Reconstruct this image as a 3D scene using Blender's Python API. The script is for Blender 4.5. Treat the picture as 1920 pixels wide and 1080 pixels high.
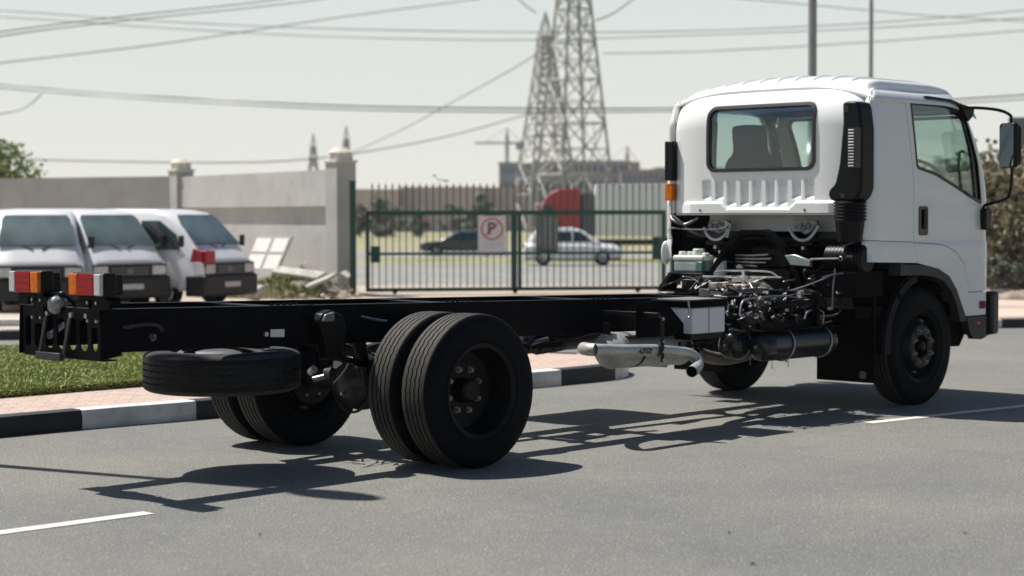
import bpy, bmesh, math, random
from mathutils import Vector, Matrix
from mathutils.geometry import tessellate_polygon
R_ = math.radians
random.seed(7)
for o in list(bpy.data.objects): bpy.data.objects.remove(o)
SC = bpy.context.scene
COL = SC.collection

# ---------------------------------------------------------------- camera
TH, PIT, ROL = 0.7699, 0.0400, -0.0023
CAM = Vector((-8.4516, -9.6167, 1.6559)); FPX = 3463.5
F = Vector((math.cos(TH)*math.cos(PIT), math.sin(TH)*math.cos(PIT), -math.sin(PIT)))
_r = F.cross(Vector((0, 0, 1))).normalized(); _u = _r.cross(F)
RT = _r*math.cos(ROL)+_u*math.sin(ROL); UP = _u*math.cos(ROL)-_r*math.sin(ROL)
cd = bpy.data.cameras.new('camera'); cam = bpy.data.objects.new('camera', cd); COL.objects.link(cam)
cam.matrix_world = Matrix(((RT.x, UP.x, -F.x, CAM.x), (RT.y, UP.y, -F.y, CAM.y), (RT.z, UP.z, -F.z, CAM.z), (0, 0, 0, 1)))
cd.sensor_width = 36; cd.lens = 36*FPX/1920; cd.clip_end = 4000; cd.clip_start = .1
cd.dof.use_dof = True; cd.dof.focus_distance = 12.7; cd.dof.aperture_fstop = 1.9
SC.camera = cam

# ---------------------------------------------------------------- sky, sun, exposure
SUN = Vector((-.155, .53, 1.0)).normalized()
W = bpy.data.worlds.new('World'); SC.world = W; W.use_nodes = True
nt = W.node_tree; sky = nt.nodes.new('ShaderNodeTexSky'); sky.sky_type = 'NISHITA'; sky.sun_disc = False
sky.sun_elevation = math.asin(SUN.z); sky.sun_rotation = math.atan2(SUN.x, SUN.y)
sky.dust_density = 1.6; sky.air_density = 1.0; sky.ozone_density = 1.5
hs = nt.nodes.new('ShaderNodeHueSaturation'); hs.inputs['Saturation'].default_value = 1.35; hs.inputs['Value'].default_value = .46
nt.links.new(sky.outputs[0], hs.inputs['Color'])
# hazy air near the horizon: pale band that thins with height
tcw = nt.nodes.new('ShaderNodeTexCoord'); sx = nt.nodes.new('ShaderNodeSeparateXYZ'); nt.links.new(tcw.outputs['Generated'], sx.inputs[0])
rpw = nt.nodes.new('ShaderNodeValToRGB'); e = rpw.color_ramp.elements; e[0].position = 0.0; e[0].color = (1, 1, 1, 1); e[1].position = .48; e[1].color = (0, 0, 0, 1)
q = e.new(.125); q.color = (.93,)*3+(1,); q = e.new(.22); q.color = (.40,)*3+(1,)
nt.links.new(sx.outputs[2], rpw.inputs[0])
rpc = nt.nodes.new('ShaderNodeValToRGB'); rpc.color_ramp.elements[0].color = (5.75, 5.65, 5.1, 1); rpc.color_ramp.elements[1].position = .13; rpc.color_ramp.elements[1].color = (4.95, 5.35, 5.25, 1)
nt.links.new(sx.outputs[2], rpc.inputs[0])
mw = nt.nodes.new('ShaderNodeMixRGB'); nt.links.new(rpw.outputs[0], mw.inputs[0]); nt.links.new(hs.outputs[0], mw.inputs[1]); 
# the haze glows towards the sun's side and is duller on the opposite side
dp = nt.nodes.new('ShaderNodeVectorMath'); dp.operation = 'DOT_PRODUCT'; dp.inputs[1].default_value = (SUN.x/.55*.9, SUN.y/.55*.9, 0); nt.links.new(tcw.outputs['Generated'], dp.inputs[0])
ma_ = nt.nodes.new('ShaderNodeMapRange'); ma_.interpolation_type = 'SMOOTHSTEP'; ma_.inputs['From Min'].default_value = -.75; ma_.inputs['From Max'].default_value = .22; ma_.inputs['To Min'].default_value = .42; ma_.inputs['To Max'].default_value = 1; nt.links.new(dp.outputs['Value'], ma_.inputs['Value'])
vm = nt.nodes.new('ShaderNodeVectorMath'); vm.operation = 'SCALE'; nt.links.new(rpc.outputs[0], vm.inputs[0]); nt.links.new(ma_.outputs[0], vm.inputs['Scale'])
nt.links.new(vm.outputs[0], mw.inputs[2])
bg = nt.nodes['Background']; nt.links.new(mw.outputs[0], bg.inputs[0]); bg.inputs[1].default_value = .10
sl = bpy.data.lights.new('sun', 'SUN'); sl.energy = 4.6; sl.angle = R_(.5); sl.color = (1, .955, .88)
so = bpy.data.objects.new('sun', sl); COL.objects.link(so); so.rotation_euler = (-SUN).to_track_quat('-Z', 'Y').to_euler()
SC.view_settings.view_transform = 'Standard'; SC.view_settings.look = 'None'
SC.view_settings.exposure = 0.58; SC.view_settings.gamma = 1
SC.render.engine = 'CYCLES'
SC.render.resolution_x = 1024; SC.render.resolution_y = 576

def P(px, py, d):                       # a point seen at a pixel of the 1920 px photo, d metres along the view
    return CAM + (F + RT*((px-960)/FPX) - UP*((py-540)/FPX))*d
def G(px, py, z=0.0):
    v = F + RT*((px-960)/FPX) - UP*((py-540)/FPX)
    return CAM + v*((z-CAM.z)/v.z)

# ---------------------------------------------------------------- materials
MATS = {}
def mat(name, col, rough=.5, metal=0, var=0.0, vscale=8, bump=0, bscale=60, col2=None, spec=.5, coat=0, dirt=0, dirtcol=(.3,.27,.22)):
    if name in MATS: return MATS[name]
    m = bpy.data.materials.new(name); m.use_nodes = True; n = m.node_tree; b = n.nodes['Principled BSDF']
    b.inputs['Roughness'].default_value = rough; b.inputs['Metallic'].default_value = metal
    b.inputs['Specular IOR Level'].default_value = spec; b.inputs['Coat Weight'].default_value = coat
    b.inputs['Coat Roughness'].default_value = .05
    tc = n.nodes.new('ShaderNodeTexCoord')
    c1 = Vector(col); c2 = Vector(col2) if col2 else c1*(1-var)
    no = n.nodes.new('ShaderNodeTexNoise'); no.inputs['Scale'].default_value = vscale; no.inputs['Detail'].default_value = 6
    n.links.new(tc.outputs['Object'], no.inputs['Vector'])
    rp = n.nodes.new('ShaderNodeValToRGB'); rp.color_ramp.elements[0].position = .35; rp.color_ramp.elements[1].position = .65
    rp.color_ramp.elements[0].color = (*c2, 1); rp.color_ramp.elements[1].color = (*c1, 1)
    n.links.new(no.outputs[0], rp.inputs[0])
    out = rp.outputs[0]
    if dirt:
        n3 = n.nodes.new('ShaderNodeTexNoise'); n3.inputs['Scale'].default_value = vscale*3.7; n3.inputs['Detail'].default_value = 8
        n.links.new(tc.outputs['Object'], n3.inputs['Vector'])
        r3 = n.nodes.new('ShaderNodeValToRGB'); r3.color_ramp.elements[0].position = .5; r3.color_ramp.elements[1].position = .8
        r3.color_ramp.elements[1].color = (dirt, dirt, dirt, 1)
        n.links.new(n3.outputs[0], r3.inputs[0])
        mx = n.nodes.new('ShaderNodeMixRGB'); mx.inputs[2].default_value = (*dirtcol, 1)
        n.links.new(r3.outputs[0], mx.inputs[0]); n.links.new(out, mx.inputs[1]); out = mx.outputs[0]
    n.links.new(out, b.inputs['Base Color'])
    if bump:
        n2 = n.nodes.new('ShaderNodeTexNoise'); n2.inputs['Scale'].default_value = bscale; n2.inputs['Detail'].default_value = 4
        n.links.new(tc.outputs['Object'], n2.inputs['Vector'])
        bp = n.nodes.new('ShaderNodeBump'); bp.inputs['Strength'].default_value = bump; bp.inputs['Distance'].default_value = .01
        n.links.new(n2.outputs[0], bp.inputs['Height']); n.links.new(bp.outputs[0], b.inputs['Normal'])
    MATS[name] = m; return m
def glass(name, tint, gl=.08, rough=.0):
    m = bpy.data.materials.new(name); m.use_nodes = True; n = m.node_tree
    for x in list(n.nodes):
        if x.type != 'OUTPUT_MATERIAL': n.nodes.remove(x)
    t = n.nodes.new('ShaderNodeBsdfTransparent'); t.inputs[0].default_value = (*tint, 1)
    g = n.nodes.new('ShaderNodeBsdfGlossy'); g.inputs['Roughness'].default_value = rough; g.inputs[0].default_value = (1, 1, 1, 1)
    fr = n.nodes.new('ShaderNodeLayerWeight'); fr.inputs[0].default_value = .35
    ml = n.nodes.new('ShaderNodeMath'); ml.operation = 'MULTIPLY_ADD'; ml.inputs[1].default_value = .32; ml.inputs[2].default_value = gl
    ml.use_clamp = True
    n.links.new(fr.outputs['Fresnel'], ml.inputs[0])
    mx = n.nodes.new('ShaderNodeMixShader'); n.links.new(ml.outputs[0], mx.inputs[0]); n.links.new(t.outputs[0], mx.inputs[1]); n.links.new(g.outputs[0], mx.inputs[2])
    n.links.new(mx.outputs[0], n.nodes['Material Output'].inputs[0]); MATS[name] = m; return m
WHITE = mat('white_paint', (.82, .83, .81), .26, 0, .03, 3, coat=.6, dirt=.05, dirtcol=(.6, .57, .5))
WHITE2 = mat('white_plastic', (.72, .74, .76), .45, 0, .05, 6)
FRAMEB = mat('frame_black', (.0012, .0018, .0042), .40, 0, .3, 9, .05, 30, dirt=.03, dirtcol=(.03, .03, .03), spec=.06)
BLK = mat('black_plastic', (.0022, .0026, .004), .40, 0, .3, 10, spec=.22)
GBLK = mat('gloss_black', (.004, .004, .005), .15, 0, 0, 5)
TRIM = mat('dark_grey_trim', (.028, .027, .030), .55, 0, .15, 10, .1, 200)
RUB = mat('tyre_rubber', (.0016, .0034, .0066), .62, 0, .3, 12, .1, 120, spec=.09)
SUNRUB = mat('sunlit_rubber', (.050, .052, .056), .7, 0, .4, 9, .1, 120, spec=.2)  # spare tyre rubber, made paler to paint in sunlight on its sidewall
TRD = mat('tread_rubber', (.034, .030, .026), .75, 0, .35, 22, .3, 150)
MUD = mat('mudflap_rubber', (.0012, .0013, .003), .6, 0, .2, 8, spec=.05)
STEEL = mat('bare_steel', (.42, .42, .42), .38, .9, .3, 14, .1, 60)
ZINC = mat('zinc', (.50, .50, .48), .35, .9, .4, 30)
NUT = mat('nut_steel', (.36, .37, .37), .42, .7, .5, 60)
ALU = mat('aluminised_steel', (.50, .49, .475), .42, .35, .22, 10, .12, 40, dirt=.35, dirtcol=(.22, .2, .18))
ALUD = mat('heated_pipe', (.30, .265, .245), .45, .5, .4, 9, .1, 40)
CAST = mat('cast_metal', (.10, .10, .102), .5, .5, .6, 18, .4, 70)
CASTB = mat('black_cast', (.002, .0023, .003), .42, 0, .4, 12, .15, 60, spec=.2)
AXLE = mat('satin_black_axle', (.03, .03, .031), .36, .1, .4, 12, .15, 60)
WIRE = mat('hose_black', (.008, .008, .011), .4, 0, .3, 12)
HOSEG = mat('hose_grey', (.16, .16, .17), .4, .3, .3, 12)
TANKB = mat('tank_black', (.012, .013, .014), .22, 0, .3, 6, dirt=.12, dirtcol=(.12, .11, .09))
MILK = mat('milky_plastic', (.68, .70, .66), .4, 0, .1, 10)
COOL = mat('green_coolant_plastic', (.10, .24, .21), .35, 0, .3, 8)
REDL = mat('red_lens', (.40, .003, .008), .3, 0, .35, 40, spec=.2)
AMBL = mat('amber_lens', (.75, .17, .006), .3, 0, .3, 40, spec=.2)
CLRL = mat('clear_lens', (.62, .62, .60), .25, 0, .25, 60, spec=.4)
SEATM = mat('seat_fabric', (.006, .007, .009), .85, 0, .3, 40, .2, 300)
CABIN = mat('cabin_plastic', (.022, .025, .03), .6, 0, .2, 10)
STICK = mat('paper_label', (.75, .74, .7), .6, 0, .1, 30)
GREENG = mat('gate_green', (.003, .062, .046), .5, 0, .25, 6, dirt=.15, dirtcol=(.1, .08, .06))
MIRR = mat('mirror_glass', (.38, .45, .43), .03, 1, 0, 5)
GLASS = glass('cab_glass', (.84, .91, .88), .05)
GLASSR = glass('rear_glass', (.84, .90, .90), .025)
VGL = mat('van_glass', (.03, .05, .05), .08, 0, .4, 3, spec=.9)
SANDM = mat('sand', (.46, .38, .31), .95, 0, 0, .35, .4, 12, col2=(.36, .30, .25), dirt=.5, dirtcol=(.28, .24, .19))
CONC = mat('kerb_white', (.68, .68, .66), .8, 0, .25, 3, .4, 60, dirt=.65, dirtcol=(.32, .30, .27))
CONB = mat('kerb_black', (.016, .018, .024), .6, 0, .3, 6, .3, 60, dirt=.12, dirtcol=(.12, .11, .1))
WALLM = mat('wall_plaster', (.45, .455, .44), .9, 0, .14, .8, .2, 30, dirt=.6, dirtcol=(.33, .31, .27))
WALLC = mat('wall_cap', (.66, .63, .55), .9, 0, .1, 3)
LINE = mat('road_paint', (.62, .61, .55), .75, 0, .10, 9, .3, 90, dirt=.4, dirtcol=(.33, .32, .29))
GALV = mat('galvanised', (.33, .34, .34), .5, .6, .25, 3)
PYL = mat('pylon_steel', (.44, .435, .42), .6, .3, .3, .6)  # steel colour lightened to paint in the haze of distance
CABLE = mat('cable', (.24, .245, .25), .6, .2, .2, 1)

def asphalt(name, c1, c2, sc=1.0):
    m = bpy.data.materials.new(name); m.use_nodes = True; n = m.node_tree; b = n.nodes['Principled BSDF']
    tc = n.nodes.new('ShaderNodeTexCoord')
    def noise(s, d=5, r=.6):
        x = n.nodes.new('ShaderNodeTexNoise'); x.inputs['Scale'].default_value = s; x.inputs['Detail'].default_value = d; x.inputs['Roughness'].default_value = r
        n.links.new(tc.outputs['Object'], x.inputs['Vector']); return x
    def ramp(src, p0, p1, a, z):
        r = n.nodes.new('ShaderNodeValToRGB'); r.color_ramp.elements[0].position = p0; r.color_ramp.elements[1].position = p1
        r.color_ramp.elements[0].color = (*a, 1); r.color_ramp.elements[1].color = (*z, 1); n.links.new(src, r.inputs[0]); return r
    fine = noise(78*sc, 4, .9); big = noise(.5, 4, .55); mid = noise(6, 5)
    r1 = ramp(fine.outputs[0], .42, .58, c2, c1)
    r2 = ramp(big.outputs[0], .35, .65, (.86, .88, .91), (1.16, 1.13, 1.04))
    r3 = ramp(mid.outputs[0], .3, .7, (.93, .93, .93), (1.06, 1.06, 1.05))
    m1 = n.nodes.new('ShaderNodeMixRGB'); m1.blend_type = 'MULTIPLY'; m1.inputs[0].default_value = 1
    n.links.new(r1.outputs[0], m1.inputs[1]); n.links.new(r2.outputs[0], m1.inputs[2])
    m2 = n.nodes.new('ShaderNodeMixRGB'); m2.blend_type = 'MULTIPLY'; m2.inputs[0].default_value = 1
    n.links.new(m1.outputs[0], m2.inputs[1]); n.links.new(r3.outputs[0], m2.inputs[2])
    vo = n.nodes.new('ShaderNodeTexVoronoi'); vo.inputs['Scale'].default_value = 75*sc; n.links.new(tc.outputs['Object'], vo.inputs['Vector'])
    sep = n.nodes.new('ShaderNodeSeparateColor'); n.links.new(vo.outputs['Color'], sep.inputs[0])
    gt = n.nodes.new('ShaderNodeMath'); gt.operation = 'GREATER_THAN'; gt.inputs[1].default_value = .90; n.links.new(sep.outputs[0], gt.inputs[0])
    lt = n.nodes.new('ShaderNodeMath'); lt.operation = 'LESS_THAN'; lt.inputs[1].default_value = .42; n.links.new(vo.outputs['Distance'], lt.inputs[0])
    mm = n.nodes.new('ShaderNodeMath'); mm.operation = 'MULTIPLY'; n.links.new(gt.outputs[0], mm.inputs[0]); n.links.new(lt.outputs[0], mm.inputs[1])
    sm = n.nodes.new('ShaderNodeMath'); sm.operation = 'MULTIPLY'; sm.inputs[1].default_value = .60; n.links.new(mm.outputs[0], sm.inputs[0])
    m3 = n.nodes.new('ShaderNodeMixRGB'); m3.inputs[2].default_value = (.46, .43, .36, 1)
    n.links.new(sm.outputs[0], m3.inputs[0]); n.links.new(m2.outputs[0], m3.inputs[1])
    n.links.new(m3.outputs[0], b.inputs['Base Color']); b.inputs['Roughness'].default_value = .82; b.inputs['Specular IOR Level'].default_value = .35
    bp = n.nodes.new('ShaderNodeBump'); bp.inputs['Strength'].default_value = .8; bp.inputs['Distance'].default_value = .008
    n.links.new(fine.outputs[0], bp.inputs['Height']); n.links.new(bp.outputs[0], b.inputs['Normal'])
    return m
ASPH = asphalt('asphalt', (.246, .243, .228), (.086, .089, .089))

def pavers():
    m = bpy.data.materials.new('pink_pavers'); m.use_nodes = True; n = m.node_tree; b = n.nodes['Principled BSDF']
    tc = n.nodes.new('ShaderNodeTexCoord'); mp = n.nodes.new('ShaderNodeMapping'); mp.inputs['Rotation'].default_value = (0, 0, R_(38))
    br = n.nodes.new('ShaderNodeTexBrick'); br.inputs['Scale'].default_value = 1; br.inputs['Brick Width'].default_value = .22; br.inputs['Row Height'].default_value = .12
    br.inputs['Mortar Size'].default_value = .006; br.inputs['Color1'].default_value = (.50, .34, .28, 1); br.inputs['Color2'].default_value = (.42, .30, .25, 1); br.inputs['Mortar'].default_value = (.26, .20, .17, 1)
    n.links.new(tc.outputs['Object'], mp.inputs[0]); n.links.new(mp.outputs[0], br.inputs['Vector'])
    no = n.nodes.new('ShaderNodeTexNoise'); no.inputs['Scale'].default_value = 9; no.inputs['Detail'].default_value = 6; n.links.new(tc.outputs['Object'], no.inputs['Vector'])
    mx = n.nodes.new('ShaderNodeMixRGB'); mx.blend_type = 'MULTIPLY'; mx.inputs[0].default_value = .6
    n.links.new(br.outputs[0], mx.inputs[1]); n.links.new(no.outputs[0], mx.inputs[2])
    gm = n.nodes.new('ShaderNodeMixRGB'); gm.blend_type = 'ADD'; gm.inputs[0].default_value = .12; gm.inputs[2].default_value = (1, .9, .8, 1)
    n.links.new(mx.outputs[0], gm.inputs[1])
    n.links.new(gm.outputs[0], b.inputs['Base Color']); b.inputs['Roughness'].default_value = .9
    bp = n.nodes.new('ShaderNodeBump'); bp.inputs['Strength'].default_value = .5; bp.inputs['Distance'].default_value = .006; bp.invert = True
    n.links.new(br.outputs['Fac'], bp.inputs['Height']); n.links.new(bp.outputs[0], b.inputs['Normal'])
    return m
PAVE = pavers()

# ---------------------------------------------------------------- object helpers
def empty(name, label, cat, loc=(0, 0, 0), rz=0, group=None, kind=None):
    o = bpy.data.objects.new(name, None); COL.objects.link(o); o.location = loc; o.rotation_euler = (0, 0, rz)
    return tag(o, label, cat, group, kind)
def tag(o, label=None, cat=None, group=None, kind=None):
    if label: o['label'] = label
    if cat: o['category'] = cat
    if group: o['group'] = group
    if kind: o['kind'] = kind
    return o
class MB:
    def __init__(s): s.v = []; s.f = []; s.m = []
    def add(s, vs, fs, mi=0):
        k = len(s.v); s.v += [Vector(v) for v in vs]; s.f += [[i+k for i in f] for f in fs]; s.m += [mi]*len(fs); return s
    def box(s, c, d, rot=None, mi=0):
        c = Vector(c); h = [x/2 for x in d]; vs = []
        for x in (-1, 1):
            for y in (-1, 1):
                for z in (-1, 1):
                    p = Vector((x*h[0], y*h[1], z*h[2]))
                    if rot is not None: p = rot @ p
                    vs.append(c+p)
        return s.add(vs, [(0, 1, 3, 2), (4, 6, 7, 5), (0, 4, 5, 1), (2, 3, 7, 6), (0, 2, 6, 4), (1, 5, 7, 3)], mi)
    def bb(s, x0, x1, y0, y1, z0, z1, mi=0): return s.box(((x0+x1)/2, (y0+y1)/2, (z0+z1)/2), (abs(x1-x0), abs(y1-y0), abs(z1-z0)), None, mi)
    def cyl(s, a, b, r0, r1=None, n=16, mi=0, cap=True):
        a, b = Vector(a), Vector(b); r1 = r0 if r1 is None else r1
        ax = (b-a).normalized(); t = Vector((0, 0, 1)) if abs(ax.z) < .9 else Vector((1, 0, 0)); u = ax.cross(t).normalized(); w = ax.cross(u)
        vs = [];
        for c, r in ((a, r0), (b, r1)):
            for i in range(n): q = 2*math.pi*i/n; vs.append(c+(u*math.cos(q)+w*math.sin(q))*r)
        fs = [(i, (i+1) % n, n+(i+1) % n, n+i) for i in range(n)]
        if cap: fs += [tuple(range(n-1, -1, -1)), tuple(range(n, 2*n))]
        return s.add(vs, fs, mi)
    def tube(s, pts, r, n=8, mi=0, smooth=0, cap=True):
        pts = [Vector(p) for p in pts]
        if smooth:
            q = []
            for i in range(len(pts)-1):
                p0 = pts[max(i-1, 0)]; p1 = pts[i]; p2 = pts[i+1]; p3 = pts[min(i+2, len(pts)-1)]
                for k in range(smooth):
                    t = k/smooth
                    q.append(.5*((2*p1)+(p2-p0)*t+(2*p0-5*p1+4*p2-p3)*t*t+(3*p1-p0-3*p2+p3)*t**3))
            pts = q+[pts[-1]]
        vs = []; pu = None; m = len(pts)
        for i, p in enumerate(pts):
            ax = (pts[min(i+1, m-1)]-pts[max(i-1, 0)])
            ax = ax.normalized() if ax.length > 1e-9 else Vector((1, 0, 0))
            if pu is None:
                t = Vector((0, 0, 1)) if abs(ax.z) < .9 else Vector((1, 0, 0)); u = ax.cross(t).normalized()
            else:
                u = (pu-ax*pu.dot(ax)).normalized()
            pu = u; w = ax.cross(u); rr = r[i] if isinstance(r, (list, tuple)) and len(r) == m else (r if not isinstance(r, (list, tuple)) else r[0])
            for k in range(n): a = 2*math.pi*k/n; vs.append(p+(u*math.cos(a)+w*math.sin(a))*rr)
        fs = [(i*n+k, i*n+(k+1) % n, (i+1)*n+(k+1) % n, (i+1)*n+k) for i in range(m-1) for k in range(n)]
        if cap: fs += [tuple(range(n-1, -1, -1)), tuple(range((m-1)*n, m*n))]
        return s.add(vs, fs, mi)
    def lathe(s, prof, c=(0, 0, 0), axis='y', n=48, mi=0, close=False):
        c = Vector(c); vs = []
        for (h, r) in prof:
            for i in range(n):
                a = 2*math.pi*i/n; ca, sa = math.cos(a)*r, math.sin(a)*r
                p = {'y': (ca, h, sa), 'x': (h, ca, sa), 'z': (ca, sa, h)}[axis]; vs.append(c+Vector(p))
        m = len(prof); fs = [(i*n+k, i*n+(k+1) % n, (i+1)*n+(k+1) % n, (i+1)*n+k) for i in range(m-1) for k in range(n)]
        if close: fs += [((m-1)*n+k, (m-1)*n+(k+1) % n, (k+1) % n, k) for k in range(n)]
        return s.add(vs, fs, mi)
    def ball(s, c, r, n=16, m=10, mi=0, rot=None):
        c = Vector(c); r = Vector(r) if hasattr(r, '__len__') else Vector((r, r, r)); vs = []
        for j in range(m+1):
            ph = math.pi*j/m
            for i in range(n):
                a = 2*math.pi*i/n; p = Vector((r.x*math.sin(ph)*math.cos(a), r.y*math.sin(ph)*math.sin(a), r.z*math.cos(ph)))
                if rot is not None: p = rot @ p
                vs.append(c+p)
        return s.add(vs, [(j*n+i, (j+1)*n+i, (j+1)*n+(i+1) % n, j*n+(i+1) % n) for j in range(m) for i in range(n)], mi)
    def prism(s, poly, fn, t0, t1, mi=0):      # poly of (u,v); fn(u,v,t)->point
        n = len(poly); vs = [Vector(fn(u, v, t0)) for u, v in poly]+[Vector(fn(u, v, t1)) for u, v in poly]
        return s.add(vs, [tuple(range(n-1, -1, -1)), tuple(range(n, 2*n))]+[(i, (i+1) % n, n+(i+1) % n, n+i) for i in range(n)], mi)
    def build(s, name, mats, parent=None, smooth=35, bevel=0, seg=2):
        me = bpy.data.meshes.new(name); me.from_pydata([tuple(v) for v in s.v], [], s.f)
        mats = mats if isinstance(mats, (list, tuple)) else [mats]
        for m in mats: me.materials.append(m)
        for p, mi in zip(me.polygons, s.m): p.material_index = mi
        bm = bmesh.new(); bm.from_mesh(me); bmesh.ops.remove_doubles(bm, verts=bm.verts, dist=1e-5); bmesh.ops.recalc_face_normals(bm, faces=bm.faces); bm.to_mesh(me); bm.free()
        if smooth:
            me.shade_smooth(); me.set_sharp_from_angle(angle=R_(smooth))
        o = bpy.data.objects.new(name, me); COL.objects.link(o)
        if parent: o.parent = parent
        if bevel:
            b = o.modifiers.new('bevel', 'BEVEL'); b.width = bevel; b.segments = seg; b.limit_method = 'ANGLE'; b.angle_limit = R_(40); b.harden_normals = False
        return o
def each(mb, name, m, parent, **k):
    """every loose piece of mb becomes a part of its own"""
    adj = list(range(len(mb.v)))
    def fd(i):
        while adj[i] != i: adj[i] = adj[adj[i]]; i = adj[i]
        return i
    for f in mb.f:
        for j in f[1:]: adj[fd(j)] = fd(f[0])
    gr = {}
    for f, mi in zip(mb.f, mb.m): gr.setdefault(fd(f[0]), []).append((f, mi))
    out = []
    for g in gr.values():
        ids = sorted({i for f, _ in g for i in f}); mp = {i: n for n, i in enumerate(ids)}; p = MB()
        p.v = [mb.v[i] for i in ids]; p.f = [[mp[i] for i in f] for f, _ in g]; p.m = [mi for _, mi in g]
        out.append(p.build(name, m, parent, **k))
    return out
def plate(name, outer, holes, fn, t, mats, parent, du=.04, dv=.04, smooth=35, side_mi=0):
    """sheet with holes: polygon in (u,v), cut to a grid, mapped by fn(u,v)->(point), thickened along fn normal by t (vector or callable)"""
    bm = bmesh.new(); loops = [[Vector((u, v, 0)) for u, v in outer]]+[[Vector((u, v, 0)) for u, v in h] for h in holes]
    vs = [bm.verts.new(p) for l in loops for p in l]
    for tri in tessellate_polygon(loops):
        try: bm.faces.new([vs[i] for i in tri])
        except ValueError: pass
    us = [u for u, v in outer]; vv = [v for u, v in outer]
    for (lo, hi, st, no) in ((min(us), max(us), du, Vector((1, 0, 0))), (min(vv), max(vv), dv, Vector((0, 1, 0)))):
        k = lo+st*.5
        while k < hi:
            bmesh.ops.bisect_plane(bm, geom=bm.verts[:]+bm.edges[:]+bm.faces[:], plane_co=no*k, plane_no=no, dist=1e-5); k += st
    bmesh.ops.dissolve_degenerate(bm, dist=1e-5, edges=bm.edges[:])
    bm.verts.ensure_lookup_table(); bm.verts.index_update()
    V = [v.co.copy() for v in bm.verts]; Fc = [[v.index for v in f.verts] for f in bm.faces]
    be = [(e.verts[0].index, e.verts[1].index) for e in bm.edges if len(e.link_faces) == 1]; bm.free()
    mb = MB(); n = len(V)
    A = [Vector(fn(v.x, v.y, 0)) for v in V]; B = [Vector(fn(v.x, v.y, t)) for v in V]
    mb.add(A+B, Fc+[[i+n for i in reversed(f)] for f in Fc]+[(a, b, b+n, a+n) for a, b in be])
    return mb.build(name, mats, parent, smooth)
def rrect(u0, u1, v0, v1, r, n=6):
    out = []
    for cx, cy, a0 in ((u1-r, v1-r, 0), (u0+r, v1-r, 90), (u0+r, v0+r, 180), (u1-r, v0+r, 270)):
        for i in range(n+1): a = R_(a0+90*i/n); out.append((cx+r*math.cos(a), cy+r*math.sin(a)))
    return out
def rounded(poly, r, n=4):
    out = []; m = len(poly)
    for i in range(m):
        p = Vector(poly[i]); a = Vector(poly[i-1]); b = Vector(poly[(i+1) % m]); da = (a-p); db = (b-p)
        rr = min(r, da.length*.45, db.length*.45); s = p+da.normalized()*rr; e = p+db.normalized()*rr
        for k in range(n+1):
            t = k/n; q = s*(1-t)**2+p*2*t*(1-t)+e*t*t; out.append((q.x, q.y))
    return out
def smoothpoly(pts, n=5):
    out = []; P_ = [Vector(p) for p in pts]
    for i in range(len(P_)-1):
        p0 = P_[max(i-1, 0)]; p1 = P_[i]; p2 = P_[i+1]; p3 = P_[min(i+2, len(P_)-1)]
        for k in range(n):
            t = k/n; q = .5*((2*p1)+(p2-p0)*t+(2*p0-5*p1+4*p2-p3)*t*t+(3*p1-p0-3*p2+p3)*t**3); out.append((q.x, q.y))
    out.append(tuple(P_[-1])); return out
def text_mesh(name, s, size, mtx, m, parent, ext=.0008, bold=0):
    c = bpy.data.curves.new(name+'_c', 'FONT'); c.body = s; c.size = size; c.extrude = ext; c.offset = bold; c.align_x = 'CENTER'; c.align_y = 'CENTER'
    t = bpy.data.objects.new(name+'_t', c); COL.objects.link(t); bpy.context.view_layer.update()
    me = bpy.data.meshes.new_from_object(t.evaluated_get(bpy.context.evaluated_depsgraph_get())); bpy.data.objects.remove(t); bpy.data.curves.remove(c)
    me.name = name; me.transform(mtx); me.materials.clear(); me.materials.append(m); o = bpy.data.objects.new(name, me); COL.objects.link(o); o.parent = parent; return o

exec_parts = []
# ================================================================ GROUND
def lat(d, s, z):                                   # d along horizontal view heading, s to the right of it
    hf = Vector((math.cos(TH), math.sin(TH), 0)); hr = Vector((math.sin(TH), -math.cos(TH), 0))
    p = Vector((CAM.x, CAM.y, 0))+hf*d+hr*s; p.z = z; return p
def gz(d): return 0 if d < 41 else (-.8 if d > 62 else -.8*(1-math.cos(math.pi*(d-41)/21))/2)
ds = [-60, -20, 0, 10, 20, 30, 38, 41, 44, 47, 50, 53, 56, 59, 62, 80, 120, 200, 400, 800, 2500]
ss = [-1500, -400, -100, -50, -20, 0, 20, 50, 100, 400, 1500]
mb = MB(); mb.add([lat(d, s, gz(d)-.004) for d in ds for s in ss], [(i*len(ss)+j, i*len(ss)+j+1, (i+1)*len(ss)+j+1, (i+1)*len(ss)+j) for i in range(len(ds)-1) for j in range(len(ss)-1)])
tag(mb.build('ground', SANDM), kind='structure')
# near road: sheet from behind the camera to the far kerb line
KA = Vector((4.37, 12.26, 0)); KB = Vector((15.73, 3.57, 0)); kd = (KB-KA).normalized(); kn = Vector((kd.y, -kd.x, 0))
if kn.dot(F) > 0: kn = -kn
a = KA-kd*60; b = KB+kd*60
mb = MB(); mb.add([a, b, b+kn*75, a+kn*75], [(0, 1, 2, 3)]); tag(mb.build('road', ASPH), kind='structure')
def band(name, d0, d1, m, z=.0, s0=-400, s1=400):
    mb = MB(); q = [lat(d0, s0, gz(d0)+z), lat(d0, s1, gz(d0)+z), lat(d1, s1, gz(d1)+z), lat(d1, s0, gz(d1)+z)]
    mb.add(q, [(0, 1, 2, 3)]); tag(mb.build(name, m), kind='structure')
FARAS = asphalt('far_asphalt', (.26, .255, .25), (.2, .2, .2), .3)
DRYG = mat('dry_grass', (.20, .20, .10), .95, 0, 0, .12, 0, 1, col2=(.30, .27, .17))
GRV = mat('verge_grass', (.16, .19, .07), .95, 0, .3, .3, col2=(.3, .27, .16))
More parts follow.
